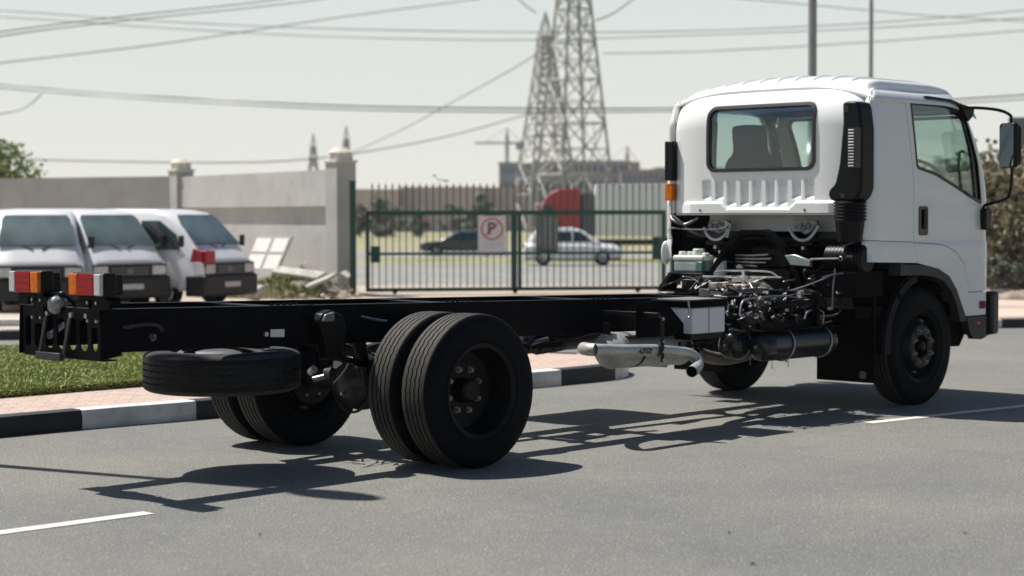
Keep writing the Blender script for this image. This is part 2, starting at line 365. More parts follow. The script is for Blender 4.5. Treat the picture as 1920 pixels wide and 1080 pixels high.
band('distant_road', 64, 92, FARAS)
band('verge', 92.1, 104, GRV, .004)
band('distant_lane', 104.1, 124, FARAS, .004)
band('grass_field', 124.1, 330, DRYG, .004)
# lane markings (dashes along the truck's lane)
mb = MB()
def dash(x0, y0, x1, y1, w=.11):
    d = Vector((x1-x0, y1-y0, 0)).normalized(); nn = Vector((-d.y, d.x, 0))*w/2; n = 30; L = math.hypot(x1-x0, y1-y0); vs = []
    for i in range(n+1):
        c = Vector((x0, y0, .004))+d*L*i/n; j = random.uniform(-.004, .004); k = random.uniform(-.004, .004)
        vs += [c-nn*(1+j*10), c+nn*(1+k*10)]
    mb.add(vs, [(2*i, 2*i+2, 2*i+3, 2*i+1) for i in range(n)])
dash(-5.55, -.98, -2.53, -1.06); dash(3.93, -1.52, 7.6, -2.0)
tag(mb.build('lane_marking', LINE), kind='structure')

# island with kerb, pavers and grass
front = [(-9, 2.70), (-3, 2.69), (-.56, 2.66), (.45, 2.58), (2.5, 2.5), (4.3, 2.44), (4.7, 2.43), (5.1, 2.43), (5.5, 2.47), (5.85, 2.62), (6.13, 2.86), (6.33, 3.2), (6.4, 3.6), (6.3, 4.1), (6.0, 4.65), (4.6, 6.5), (2.9, 8.7), (-1, 13.5), (-5, 18)]
front = smoothpoly(front, 4)
def offs(pl, w):
    out = []
    for i, p in enumerate(pl):
        a_ = Vector(pl[max(i-1, 0)]); b_ = Vector(pl[min(i+1, len(pl)-1)]); t = (b_-a_).normalized(); out.append((p[0]-t.y*w, p[1]+t.x*w))
    return out
inner = offs(front, .15)
# kerb blocks: walk along the arc and cut at given lengths
def walk(pl):
    L = [0]
    for i in range(1, len(pl)): L.append(L[-1]+(Vector(pl[i])-Vector(pl[i-1])).length)
    return L
Lf = walk(front)
def at_len(pl, L, s):
    for i in range(1, len(L)):
        if s <= L[i]: t = (s-L[i-1])/(L[i]-L[i-1]); a_ = Vector(pl[i-1]); b_ = Vector(pl[i]); q = a_.lerp(b_, t); return q
    return Vector(pl[-1])
def s_of_x(x):
    for i in range(1, len(front)):
        if front[i][0] >= x: return Lf[i-1]+(Lf[i]-Lf[i-1])*(x-front[i-1][0])/(front[i][0]-front[i-1][0])
def kerb_block(s0, s1, dark, h=.155):
    mb = MB(); n = max(2, int((s1-s0)/.08)); prof = [(0, -.05), (0.0, h-.025), (.008, h-.006), (.03, h), (.15, h), (.15, -.05)]; vs = []
    s0 += .003; s1 -= .003
    for i in range(n+1):
        s = s0+(s1-s0)*i/n; o = at_len(front, Lf, s); t = (at_len(front, Lf, s+.05)-at_len(front, Lf, max(s-.05, 0))).normalized(); nn = Vector((-t.y, t.x))
        for (w, z) in prof: vs.append((o.x+nn.x*w, o.y+nn.y*w, z))
    m = len(prof); fs = [(i*m+k, (i+1)*m+k, (i+1)*m+k+1, i*m+k+1) for i in range(n) for k in range(m-1)]+[tuple(range(m)), tuple(range(n*m+m-1, n*m-1, -1))]
    mb.add(vs, fs); return mb.build('kerb_block', CONB if dark else CONC, None, 30)
cuts = [s_of_x(x) for x in (-5.6, -4.3, -3.0, -1.62, -.56, .46, 1.46, 2.5, 3.5, 4.66, 5.5)]
cuts += [cuts[-1]+.55*i for i in range(1, 4)]+[cuts[-1]+1.65+1.0*i for i in range(1, 12)]
for i in range(len(cuts)-1):
    x = at_len(front, Lf, cuts[i]).x; dark = i % 2 == 1
    s0, s1 = cuts[i], cuts[i+1]
    if i == 9 : dark = True
    pos = {0: 'third to the left of the pole shadow', 3: 'near the left photo edge'}
    o = kerb_block(s0, s1, dark)
    desc = {3: 'black painted kerb block at the left edge of the photo beside the grass', 4: 'white painted kerb block in front of the grass left of the rear wheels',
            5: 'black painted kerb block half hidden behind the far rear wheels', 6: 'white painted kerb block hidden behind the far rear wheels and axle', 7: 'black painted kerb block hidden behind the near rear wheels', 8: 'white painted kerb block just right of the near rear wheels',
            9: 'black painted kerb block under the muffler near the island tip', 10: 'short white kerb block on the curved tip of the paved island'}
    if i < 3 or i in (6, 7): o.name = 'kerb'; tag(o, kind='structure')
    elif i in desc: tag(o, desc[i], 'kerb', 'kerb blocks round the paved island')
    else: o.name = 'kerb'; tag(o, kind='structure')
isl = MB(); pl = inner; top = [(x, y) for x, y in pl]+[(-9, 18)]
tess = tessellate_polygon([[Vector((x, y, 0)) for x, y in top]]); isl.add([(x, y, .148) for x, y in top], tess)
tag(isl.build('island_paving', PAVE, None, 0), kind='structure')
# grass patch on the island
GR = mat('grass_blades', (.40, .45, .13), .6, 0, 0, 3.5, 0, 1, col2=(.23, .28, .07), spec=.3)
GRY = mat('grass_dry_blades', (.46, .46, .22), .7, 0, .3, 5)
gb = MB()
soil = [(-9, 3.98), (-.4, 4.0), (.9, 3.98), (2.4, 3.95), (3.6, 4.0), (4.6, 4.2), (5.0, 4.7), (4.6, 5.6), (3.9, 6.5), (2.55, 8.35), (-1, 12.6), (-5, 17), (-9, 17)]
tess = tessellate_polygon([[Vector((x, y, 0)) for x, y in soil]])
SOIL = mat('soil', (.05, .055, .025), .95, 0, .4, 6)
so_ = MB(); so_.prism(soil, lambda u, v, t: (u, v, t), .152, .20) if False else so_.add([(x, y, .205) for x, y in soil]+[(x, y, .14) for x, y in soil], tess+[(i, (i+1) % len(soil), (i+1) % len(soil)+len(soil), i+len(soil)) for i in range(len(soil))]); tag(so_.build('lawn_soil', SOIL, None, 0), kind='structure')
def inside(x, y, pl):
    c = False; j = len(pl)-1
    for i in range(len(pl)):
        if (pl[i][1] > y) != (pl[j][1] > y) and x < (pl[j][0]-pl[i][0])*(y-pl[i][1])/(pl[j][1]-pl[i][1])+pl[i][0]: c = not c
        j = i
    return c
cnt = 0
while cnt < 120000:
    x = random.uniform(-2.2, 4.9); y = 3.95+(random.random()**1.25)*5.6
    if not inside(x, y, soil): continue
    cnt += 1; a = random.uniform(0, 6.283); h = random.uniform(.015, .055)+.012*math.sin(x*5)*math.sin(y*4); w = random.uniform(.003, .0065); ln = random.uniform(0.0, .04); b2 = random.uniform(0, 6.283)
    p = Vector((x, y, .195)); u = Vector((math.cos(a), math.sin(a), 0))*w; l = Vector((math.cos(b2), math.sin(b2), 0))*ln
    gb.add([p-u, p+u, p+l*.5+Vector((0, 0, h*.6))+u*.9, p+l*.5+Vector((0, 0, h*.6))-u*.9, p+l*1.3+Vector((0, 0, h))], [(0, 1, 2, 3), (3, 2, 4)], 1 if random.random() < .13 else 0)
for k in range(9000):                     # ragged front edge of the turf
    x = random.uniform(-2.4, 4.6); y0 = 3.985 if x < 4 else 4.1; z = random.uniform(.15, .21); a = random.uniform(-2.9, -.2); l = Vector((math.cos(a), math.sin(a), random.uniform(-.3, .8)))*random.uniform(.015, .05); w = Vector((random.uniform(-1, 1), random.uniform(-1, 1), random.uniform(-1, 1))).normalized()*.004
    p = Vector((x, y0+random.uniform(-.01, .03), z)); gb.add([p-w, p+w, p+l], [(0, 1, 2)], 1 if random.random() < .1 else 0)
o = gb.build('grass', [GR, GRY], None, 0); tag(o, 'short green grass growing on the kerbed island', 'grass', kind='stuff')

for (px, py, a_, sz, lab) in ((1368, 1000, .3, .035, 'tiny dark dry leaf on the road below the muffler shadow'), (1808, 999, 1.1, .05, 'thin dry twig on the road near the lower right corner'), (1412, 1058, .2, .05, 'small flat dark leaf on the road at the bottom edge'), (1510, 872, .9, .03, 'tiny dark speck of leaf on the road below the front tyre'), (488, 1003, .5, .035, 'small dark leaf on the road right of the left white dash')):
    c = G(px, py, .004); mb = MB(); u = Vector((math.cos(a_), math.sin(a_), 0))*sz; u = u*.6; w = Vector((-u.y, u.x, 0))*.22
    mb.add([c-u, c-u*.3-w+Vector((0, 0, .004)), c+u*.5-w+Vector((0, 0, .007)), c+u+Vector((0, 0, .003)), c+u*.4+w+Vector((0, 0, .009)), c-u*.4+w+Vector((0, 0, .006))], [(0, 1, 2, 3, 4, 5)]); mb.add([c-u*1.5, c-u*1.5+Vector((0, 0, .003)), c-u+Vector((0, 0, .003))], [(0, 1, 2)])
    tag(mb.build('dry_leaf', mat('dry_leaf', (.045, .032, .022), .8), None, 0), lab, 'leaf')
# far kerb, cut in black and white blocks
def P2D(p):
    v = p-CAM; z = v.dot(F); return 960+FPX*v.dot(RT)/z, z
def o_mk(mb, dark): return mb.build('kerb_block', CONB if dark else CONC, None, 0, .01, 1)
def far_kerb(A, B, n, h, name, lab, flip=0, w=.2):
    d = (B-A)/n; nn = Vector((-d.y, d.x, 0)).normalized()*w
    if nn.dot(F) < 0: nn = -nn
    for i in range(n):
        mb = MB(); p = A+d*i+d.normalized()*.004; q = A+d*(i+1)-d.normalized()*.004
        mb.add([p, q, q+nn, p+nn, p+Vector((0, 0, h)), q+Vector((0, 0, h)), q+nn+Vector((0, 0, h)), p+nn+Vector((0, 0, h))], [(0, 1, 2, 3), (4, 7, 6, 5), (0, 4, 5, 1), (1, 5, 6, 2), (2, 6, 7, 3), (3, 7, 4, 0)])
        dark = (i+flip) % 2 == 1
        q0, dq = P2D((p+q)/2); side = lab(i, q0)
        if side: tag(o_mk(mb, dark), ('black' if dark else 'white')+' painted kerb block across the road '+side, 'kerb', 'kerb blocks across the road')
        else: o = o_mk(mb, dark); o.name = 'kerb'; tag(o, kind='structure')
far_kerb(KA-kd*4.02, KA-kd*4.02+kd*29, 29, .13, 'far', lambda i, x: ('left of the frame end' if -20 < x < 42 else 'close beside the frame end' if 42 <= x < 90 else 'right of the front bumper' if 1850 < x < 1900 else 'at the right photo edge' if 1900 <= x < 1950 else None), 1)
s2 = G(20, 611); far_kerb(s2-kd*3+Vector((0, 0, 0)), s2-kd*3+kd*8, 6, .10, 'far2', lambda i, x: None, 0, .3)

# ================================================================ TRUCK (x forward, y left, z up, rear axle at x=0)
TR = empty('chassis_truck', 'white cab-chassis truck with bare black ladder frame standing on the road', 'truck')
WB = 5.43; TRR = .505
def zr(x): return 1.057-.021*x
HW = .43
# --- frame rails
def rail(sgn):
    mb = MB(); xs = [-2.4+i*.25 for i in range(36)]; xs = [x for x in xs if x <= 6.2]
    def hgt(x): return .2565 if x < 2.7 else max(.2, .2565-.05*(x-2.7))
    out, inn = sgn*HW, sgn*(HW-.075); t = .008; vs = []
    for x in xs:
        z1 = zr(x); z0 = z1-hgt(x)
        prof = [(inn, z1), (out, z1), (out, z0), (inn, z0), (inn, z0+t), (out-sgn*t, z0+t), (out-sgn*t, z1-t), (inn, z1-t)]
        vs += [(x, y, z) for y, z in prof]
    n = 8; m = len(xs); mb.add(vs, [(i*n+k, i*n+(k+1) % n, (i+1)*n+(k+1) % n, (i+1)*n+k) for i in range(m-1) for k in range(n)]+[tuple(range(n-1, -1, -1)), tuple(range((m-1)*n, m*n))])
    return mb.build('frame_rail', FRAMEB, TR, 20, .004)
RL = [rail(-1), rail(1)]
# rivets / bolts on the web and flange of the near rail
mb = MB()
for x in [-2.2, -2.1, -1.9, -1.0, -.9, -.8, -.5, .35, .45, .55, 1.2, 1.3, 1.75, 1.83, 1.9, 2.1, 2.2, 2.3]:
    for dz in (.05, .2): mb.cyl((x, -HW-.006, zr(x)-dz), (x, -HW+.002, zr(x)-dz), .011, n=8)
for x0 in (-1.12, .42, 1.95):
    for k in range(5): mb.cyl((x0+k*.05, -HW+.04, zr(x0)-.002), (x0+k*.05, -HW+.04, zr(x0)+.01), .012, n=8)
each(mb, 'rail_bolt', FRAMEB, RL[0])
mb = MB(); mb.tube([(-2.06+.022*math.cos(R_(t)), -HW-.006, .93+.022*math.sin(R_(t))) for t in range(-100, 40, 10)], .005, 6); mb.build('hole_glint', ZINC, RL[0])  # bright arc painted in as the crescent highlight on the hole edge
mb = MB(); mb.cyl((-2.06, -HW-.003, .93), (-2.06, -HW+.004, .93), .021, n=20); mb.build('rail_hole', GBLK, RL[0])
# --- cross members
def cross(x, w=.12, low=False, gus=True):
    mb = MB(); z1 = zr(x)-(.008 if not low else .08); z0 = z1-.17
    mb.bb(x-w/2, x+w/2, -HW+.01, HW-.01, z1-.008, z1); mb.bb(x-w/2, x-w/2+.008, -HW+.01, HW-.01, z0, z1-.009); mb.bb(x-w/2, x+w/2, -HW+.01, HW-.01, z0-.009, z0-.001)
    if gus:
        for s in (-1, 1): mb.prism([(x-w/2-.16, s*(HW-.01)), (x+w/2+.16, s*(HW-.01)), (x+w/2, s*(HW-.17)), (x-w/2, s*(HW-.17))], lambda u, v, t: (u, v, t), z1+.001, z1+.006)
    return mb.build('cross_member', FRAMEB, TR, 20, .003)
for x in (-1.02, .52, 2.05, 3.55): cross(x)
cross(-.25, .1, True, False); cross(1.35, .09, True, False)
# rear cross member with rounded slots
slots = []
for yc, w in ((.36, .062), (.245, .085), (.125, .085), (0.0, .085), (-.125, .085), (-.245, .085), (-.36, .062)):
    slots.append(rrect(yc-w/2, yc+w/2, .855, 1.045, .034, 4))
z1 = zr(-2.4)
plate('rear_cross_member', [(-.428, z1), (.428, z1), (.428, .85-.04), (.2, .80), (.1, .815), (-.1, .815), (-.2, .80), (-.428, .81)], slots, lambda u, v, t: (-2.40-t+.03*(.5 if .84 < v < 1.06 else 0)*0, u, v), .012, FRAMEB, TR, .3, .3, 20)
mb = MB(); mb.bb(-2.4, -2.32, -.428, .428, z1-.008, z1-.001); mb.bb(-2.4, -2.3, -.428, .428, .80, .808)
for s in (-1, 1): mb.prism([(-2.42, z1+.0), (-2.30, z1-.02), (-2.28, .83), (-2.43, .81)], lambda u, v, t, s=s: (u, s*t, v), .431, .445)
mb.build('end_flange', FRAMEB, TR, 20, .003)
mb = MB(); mb.cyl((-2.33, .245, .93), (-2.28, .17, .99), .018, n=10); mb.ball((-2.335, .25, .925), .024, 10, 8); mb.build('tow_pin', STEEL, TR)
# bolts on the rear member
mb = MB()
for y in (.25, .12, -.14, -.30):
    mb.cyl((-2.412, y, 1.065), (-2.435, y, 1.065), .016, n=6)
each(mb, 'end_bolt', ZINC, TR)
# hanging step loop
mb = MB()
for (ya, yb) in ((.11, .19), (-.15, -.07)):
    mb.prism([(ya-.014, 1.05), (ya+.014, 1.05), (yb+.014, .80), (yb-.014, .80)], lambda u, v, t: (t, u, v), -2.45, -2.435)
mb.bb(-2.47, -2.435, -.075, .19, .79, .835)
mb.build('rear_step', mat('step_steel', (.055, .056, .058), .45, .5, .3, 20), TR, 20, .004)
# wrapped connector on top
mb = MB(); 
for i in range(7): mb.ball((-2.41+random.uniform(-.03, .03), .035+random.uniform(-.04, .04), 1.125+random.uniform(-.03, .03)), (.045, .05, .045), 10, 8)
mb.build('wrapped_connector', mat('plastic_wrap', (.34, .345, .34), .3, 0, .4, 40, .6, 60), TR, 60)
mb = MB(); mb.ball((-2.4, -.0, 1.185), (.025, .03, .018), 10, 8); mb.tube([(-2.4, .0, 1.18), (-2.36, -.03, 1.15), (-2.3, -.05, 1.06)], .012, 8, 0, 4); mb.build('connector_cap', BLK, TR)
# --- tail lamps
def tail(sgn):
    y_in, y_out = (-.245, -.575) if sgn < 0 else (.085, .415)
    t = MB(); ya, yb = min(y_in, y_out), max(y_in, y_out)
    t.bb(-2.49, -2.40, ya-.004, yb+.004, 1.185, 1.322); t.bb(-2.40, -2.33, ya+.03, yb-.03, 1.19, 1.31)
    lamp = t.build('tail_lamp', BLK, TR, 30, .012)
    d = (y_out-y_in); segs = [(0, .27, 'amber_lens', AMBL), (.27, .79, 'red_lens', REDL), (.79, 1, 'clear_lens', CLRL)]
    for a_, b_, nm, m in segs:
        s = MB(); y0 = y_in+d*a_; y1 = y_in+d*b_; q = .003 if y1 > y0 else -.003
        s.bb(-2.512, -2.486, y0+q, y1-q, 1.192, 1.316)
        if nm == 'red_lens':
            for k in range(3): s.bb(-2.5135, -2.511, min(y0, y1)+.01, max(y0, y1)-.01, 1.218+k*.036, 1.2195+k*.036)
        s.build(nm, m, lamp, 30, .005)
    b = MB(); yc = (y_in+y_out)/2+(-.0 if sgn < 0 else .0)
    yb0 = -.40 if sgn < 0 else .20
    b.bb(-2.44, -2.432, yb0-.06, yb0+.06, 1.0, 1.19); b.bb(-2.46, -2.36, ya+.02, yb-.02, 1.165, 1.183); b.bb(-2.435, -2.36, ya+.02, ya+.028, 1.12, 1.165)
    b.bb(-2.45, -2.43, ya+.0, ya+.12, 1.11, 1.165); b.bb(-2.45, -2.43, yb-.12, yb, 1.115, 1.165)
    b.build('lamp_bracket', FRAMEB, lamp, 20, .003)
    n_ = MB();
    for yy, zz in ((yb0-.045, 1.145), (yb0+.045, 1.145), (yb0-.045, 1.04), (yb0+.045, 1.04)): n_.cyl((-2.44, yy, zz), (-2.458, yy, zz), .010, n=6)
    each(n_, 'bracket_bolt', ZINC, lamp)
tail(-1); tail(1)
# --- wheels
def make_tyre(tread=True, plain=False):
    w2 = .100; R = TRR; gl = [-.060, -.020, .020, .060] ; prof = [(-.098, .292), (-.112, .30), (-.126, .330), (-.1265, .334), (-.1305, .336), (-.1305, .344), (-.129, .347), (-.1345, .39), (-.131, .44), (-.124, .470), (-.113, R-.014), (-w2, R-.002)]
    for g in gl: prof += [(g-.0055, R), (g-.0035, R-.013), (g+.0035, R-.013), (g+.0055, R)]
    prof += [(w2, R-.002), (.113, R-.014), (.124, .470), (.131, .44), (.1345, .39), (.129, .347), (.1305, .344), (.1305, .336), (.1265, .334), (.126, .330), (.112, .30), (.098, .292)]
    n = 184; vs = []
    for k, (h, r) in enumerate(prof):
        groove = 12 <= k < 12+16
        for i in range(n):
            a = 2*math.pi*i/n; hh = h
            if groove: hh += .0038*(abs((i % 4)-2)-1)
            rr = r
            if abs(abs(h)-w2) < 1e-6 and i % 2 == 0: rr -= .0025
            vs.append((math.cos(a)*rr, hh, math.sin(a)*rr))
    m = len(prof); fs = []; ms = []
    for k in range(m-1):
        for i in range(n):
            fs.append((k*n+i, k*n+(i+1) % n, (k+1)*n+(i+1) % n, (k+1)*n+i))
            ms.append(1 if (11 <= k <= 27 and prof[k][1] > R-.005 and prof[k+1][1] > R-.005) else 0)
    mb = MB(); mb.add(vs, fs); mb.m = ms
    return mb.build('tyre', [RUB, TRD], None, 50)
def sidewall_rings(sgn, parent):
    mb = MB()
    for (h, r) in ((-.1338, .40), (-.1285, .345)): mb.lathe([(h-.0025, r-.004), (h-.004, r), (h-.0025, r+.004)], (0, 0, 0), 'y', 96)
    return mb
RIMK = mat('rim_paint', (.002, .0024, .0035), .42, 0, .3, 12, .08, 60, dirt=.03, dirtcol=(.05, .045, .04), spec=.2)
def make_wheel(kind):
    mb = MB()
    if kind == 'deep':
        mb.lathe([(-.105, .293), (-.122, .308), (-.127, .314), (-.120, .304), (-.112, .286), (-.06, .268), (.02, .262), (.055, .25), (.062, .21), (.066, .19), (.060, .185), (.060, .0)], n=72)
        mb.cyl((0, .06, 0), (0, -.02, 0), .085, .078, 28); mb.cyl((0, -.02, 0), (0, -.035, 0), .078, .06, 28)
        for i in range(8): a = 2*math.pi*(i+.5)/8; mb.cyl((.063*math.cos(a), -.02, .063*math.sin(a)), (.063*math.cos(a), -.034, .063*math.sin(a)), .008, n=6)
        ny, out = .058, -.036
    else:
        mb.lathe([(-.105, .293), (-.122, .308), (-.127, .314), (-.120, .304), (-.108, .285), (-.062, .272), (-.05, .26), (-.055, .245), (-.085, .215), (-.112, .195), (-.118, .185), (-.118, .10), (-.11, .095), (-.06, .09), (-.055, 0)], n=72)
        mb.cyl((0, -.055, 0), (0, -.125, 0), .058, .052, 28); mb.ball((0, -.125, 0), (.05, .02, .05), 20, 8)
        ny, out = -.117, -.04
    rim = mb.build('wheel', RIMK, None, 30)
    if kind != 'deep':
        hh = MB()
        for i in range(2):
            a = R_(80)+math.pi*i; hh.ball((.228*math.cos(a), -.079, .228*math.sin(a)), (.045, .014, .024), 16, 8, rot=Matrix.Rotation(-(a+math.pi/2), 3, 'Y'))
        each(hh, 'hand_hole', GBLK, rim)
    nuts = []
    for i in range(8):
        a = 2*math.pi*(i+.5)/8; c = Vector((.1425*math.cos(a), 0, .1425*math.sin(a))); nb = MB()
        nb.cyl(c+Vector((0, ny, 0)), c+Vector((0, ny-.026, 0)), .0175, n=6); nb.cyl(c+Vector((0, ny-.0255, 0)), c+Vector((0, ny+out, 0)), .010, n=10); nb.cyl(c+Vector((0, ny, 0)), c+Vector((0, ny-.006, 0)), .022, n=16)
        n_ = nb.build('wheel_nut', NUT, None, 30); n_.parent = rim; nuts.append(n_)
    return rim
T0 = make_tyre()
def put_wheel(rim, x, y, z, flip, tyre_mesh, spin=0, rot=None):
    rim.parent = TR; rim.location = (x, y, z); rim.rotation_euler = rot or (0, spin, math.pi if flip else 0)
    t = bpy.data.objects.new('tyre', tyre_mesh); COL.objects.link(t); t.parent = rim; return rim
def copy_wheel(rim, *a, **k):
    r = rim.copy(); COL.objects.link(r)
    for c in list(rim.children):
        if c.name.startswith('tyre'): continue
        d = c.copy(); COL.objects.link(d); d.parent = r
    return put_wheel(r, *a, **k)
YO, YF = 1.027, .958
wd = make_wheel('deep'); wc = make_wheel('convex')
put_wheel(wd, 0, -YO, TRR, False, T0.data, R_(4))
copy_wheel(wd, 0, YO, TRR, True, T0.data, R_(11))
copy_wheel(wc, 0, -YO+.32, TRR, True, T0.data)
copy_wheel(wc, 0, YO-.32, TRR, False, T0.data)
put_wheel(wc, WB, -YF, TRR, False, T0.data, R_(3))
copy_wheel(wc, WB, YF, TRR, True, T0.data, R_(9))
sp = copy_wheel(wc, -1.22, 0.0, .655, False, T0.data, rot=(R_(90), 0, R_(20)))
tag(sp, 'spare wheel slung flat under the rear of the frame')
for c_ in sp.children:
    if c_.name.startswith('tyre'): c_.data = c_.data.copy(); c_.data.materials[0] = SUNRUB; c_.data.materials[1] = mat('spare_tread', (.010, .010, .011), .45, 0, .3, 20, .2, 100, spec=.15)
for rim in (wd, wc):
    pass
bpy.data.objects.remove(T0)
# spare carrier
mb = MB(); mb.bb(-1.27, -1.17, -HW, HW, .815, .835); mb.cyl((-1.22, 0, .83), (-1.22, 0, .60), .02); mb.bb(-1.5, -.94, -.05, .05, .79, .803)
for s in (-1, 1): mb.tube([(-1.22+s*.3, -.1, .80), (-1.22+s*.2, .05, .825), (-1.22+s*.06, .1, .83)], .011, 8, 0, 4)
mb.build('spare_carrier', FRAMEB, TR)
mb = MB(); mb.lathe([(.758, .31), (.768, .295), (.79, .26), (.80, .18), (.80, .05)], (-1.22, 0, .0), 'z', 48); mb.build('spare_disc', mat('bare_disc', (.26, .26, .26), .35, .7, .2, 12), sp.parent and TR)
# --- rear axle
mb = MB(); mb.tube([(0, -.72, TRR), (0, -.3, TRR), (0, .3, TRR), (0, .72, TRR)], [.07, .085, .085, .07], 20)
mb.build('rear_axle', AXLE, TR)
mb = MB(); mb.ball((.0, .03, TRR+.0), (.20, .20, .205), 36, 24); mb.lathe([(-.11, .205), (-.10, .222), (-.085, .205)], (-.0, 0.03, TRR), 'x', 40)
mb.cyl((.1, 0.03, TRR), (.38, .03, TRR+.04), .13, .07, 24); dh = mb.build('differential', AXLE, TR, 50)
mb = MB(); mb.prism(rrect(-.05, .05, -.028, .028, .006), lambda u, v, t: (-.155-t, .10+u*.9, .62+v*.9+t*0), .0, .006); mb.build('paper_tag', STICK, dh).rotation_euler = (0, 0, 0)
mb = MB(); mb.cyl((-.19, .0, .43), (-.215, .0, .43), .012, n=6); mb.build('drain_plug', ZINC, dh)
mb = MB(); mb.cyl((.38, .03, .55), (3.9, 0, .80), .045, n=16); mb.cyl((1.9, .02, .66), (2.02, .02, .668), .07); mb.cyl((.34, .03, .545), (.46, .03, .555), .07, n=12); mb.cyl((1.75, .02, .645), (1.85, .02, .65), .062, n=12)
mb.build('prop_shaft', AXLE, TR)
mb = MB(); mb.bb(1.85, 2.05, -.2, .2, .72, .76); mb.bb(1.45, 1.75, -.25, .02, .66, .70); mb.tube([(1.3, -.3, .68), (1.5, -.2, .74), (1.9, -.15, .72), (2.3, -.2, .80)], .035, 10, 0, 4); mb.build('shaft_support', CASTB, TR)
mb = MB(); mb.tube([(1.28, -.3, .655), (1.4, -.25, .70), (1.62, -.22, .72)], [.02, .032, .03], 10, 0, 4); mb.build('shock_rod', STEEL, TR)
# brakes drums/backing
for s in (-1, 1):
    mb = MB(); mb.cyl((0, s*.56, TRR), (0, s*.78, TRR), .2, n=36); mb.build('brake_drum', CASTB, TR, 30)
# springs and hangers
for s in (-1, 1):
    mb = MB()
    for k in range(7):
        L = .78-.09*k; z = .80-.012*k-.0; pts = []
        n = 10; vs = []
        for i in range(n+1):
            x = -L+2*L*i/n; zz = .66-k*.0125+.10*(x/.78)**2
            for (yy, dz) in ((-.035, 0), (.035, 0), (.035, .011), (-.035, .011)): vs.append((x, s*.47+yy, zz+dz))
        mb.add(vs, [(i*4+j, i*4+(j+1) % 4, (i+1)*4+(j+1) % 4, (i+1)*4+j) for i in range(n) for j in range(4)]+[(0, 3, 2, 1), (n*4, n*4+1, n*4+2, n*4+3)])
    mb.build('leaf_spring', CASTB, TR, 20)
    mb = MB(); mb.bb(-.06, .06, s*.47-.05, s*.47+.05, .52, .70)
    for x in (-.05, .05): mb.cyl((x, s*.47-.055, .42), (x, s*.47-.055, .76), .011, n=8); mb.cyl((x, s*.47+.055, .42), (x, s*.47+.055, .76), .011, n=8)
    mb.build('axle_clamp', CASTB, TR)
    for xx in (-.72, .78):
        mb = MB(); y0, y1 = (s*(HW+.001), s*(HW+.10))
        lo = .09 if xx > 0 else 0; mb.prism([(xx-.13, zr(xx)-.10-lo), (xx-.10, zr(xx)-.05-lo), (xx-.02, zr(xx)-.03-lo), (xx+.07, zr(xx)-.06-lo), (xx+.10, zr(xx)-.14-lo), (xx+.07, .74), (xx-.05, .72), (xx-.10, zr(xx)-.16)], lambda u, v, t: (u, t, v), y0, y1)
        o = mb.build('spring_hanger', CASTB, TR, 20, .012)
        if s < 0 and xx < 0:
            hb = MB(); hb.prism([(xx-.115, zr(xx)-.10), (xx-.085, zr(xx)-.055), (xx-.01, zr(xx)-.04), (xx-.01, zr(xx)-.105)], lambda u, v, t: (u, t, v), -HW-.075, -HW-.118)
            hb.build('hanger_cap', mat('highlight_cast', (.20, .20, .19), .5, .3, .4, 20), o, 20, .01)  # the cap's pale grey paints in the highlight on it
    mb = MB(); mb.cyl((-.28, s*.36, .52), (-.42, s*.38, zr(0)-.05), .036, n=14); mb.cyl((-.35, s*.37, .72), (-.43, s*.38, 1.0), .045, n=14); mb.build('shock_absorber', CASTB, TR)
# brake pipes & chambers around the rear axle
mb = MB()
for k in range(9):
    y = random.uniform(-.4, .2); pts = [(-.35-random.random()*.3, y, .85), (-.3, y+random.uniform(-.1, .1), .75), (-.15, y-.1, .68+random.uniform(-.05, .05)), (-.02, y-.15, .62)]
    mb.tube(pts, .008, 6, 0, 4)
each(mb, 'brake_hose', WIRE, TR, smooth=60)
mb = MB(); mb.tube([(-.42, -.44, .985), (-.28, -.45, .955), (-.2, -.45, .945)], .010, 6, 0, 4); mb.tube([(-.42, -.3, .80), (-.3, -.32, .76), (-.22, -.28, .77)], .010, 6, 0, 4); mb.tube([(-.25, -.15, .70), (-.22, -.05, .60), (-.24, .05, .5)], .006, 6, 0, 4)
mb.cyl((-.40, .10, .58), (-.40, .06, .61), .028); mb.cyl((-.5, -.05, .55), (-.46, -.12, .57), .02)
each(mb, 'brake_pipe', STEEL, TR)
mb = MB(); mb.cyl((-.2, -.35, .62), (-.32, -.37, .62), .075, n=20); mb.cyl((-.2, .35, .62), (-.32, .37, .62), .075, n=20); each(mb, 'brake_chamber', CASTB, TR, smooth=40, bevel=.008)
# plate label on the rail
mb = MB(); mb.prism([(-1.165, .885), (-1.055, .88), (-1.055, .93), (-1.165, .932)], lambda u, v, t: (u, t, v), -HW-.0005, -HW-.003); mb.build('frame_label', STICK, RL[0], 0)
mb = MB(); mb.cyl((-1.21, -HW-.001, .905), (-1.21, -HW-.02, .905), .017, n=6); mb.build('frame_plug', ZINC, RL[0])
mb = MB(); mb.tube([(-2.23, -HW-.012, 1.0), (-2.1, -HW-.015, 1.008), (-2.02, -HW-.013, .995), (-1.99, -HW-.01, .96)], .010, 8, 0, 4); mb.ball((-2.24, -HW-.02, 1.0), (.04, .015, .012), 10, 8); mb.build('wiring_clip', TRIM, RL[0])

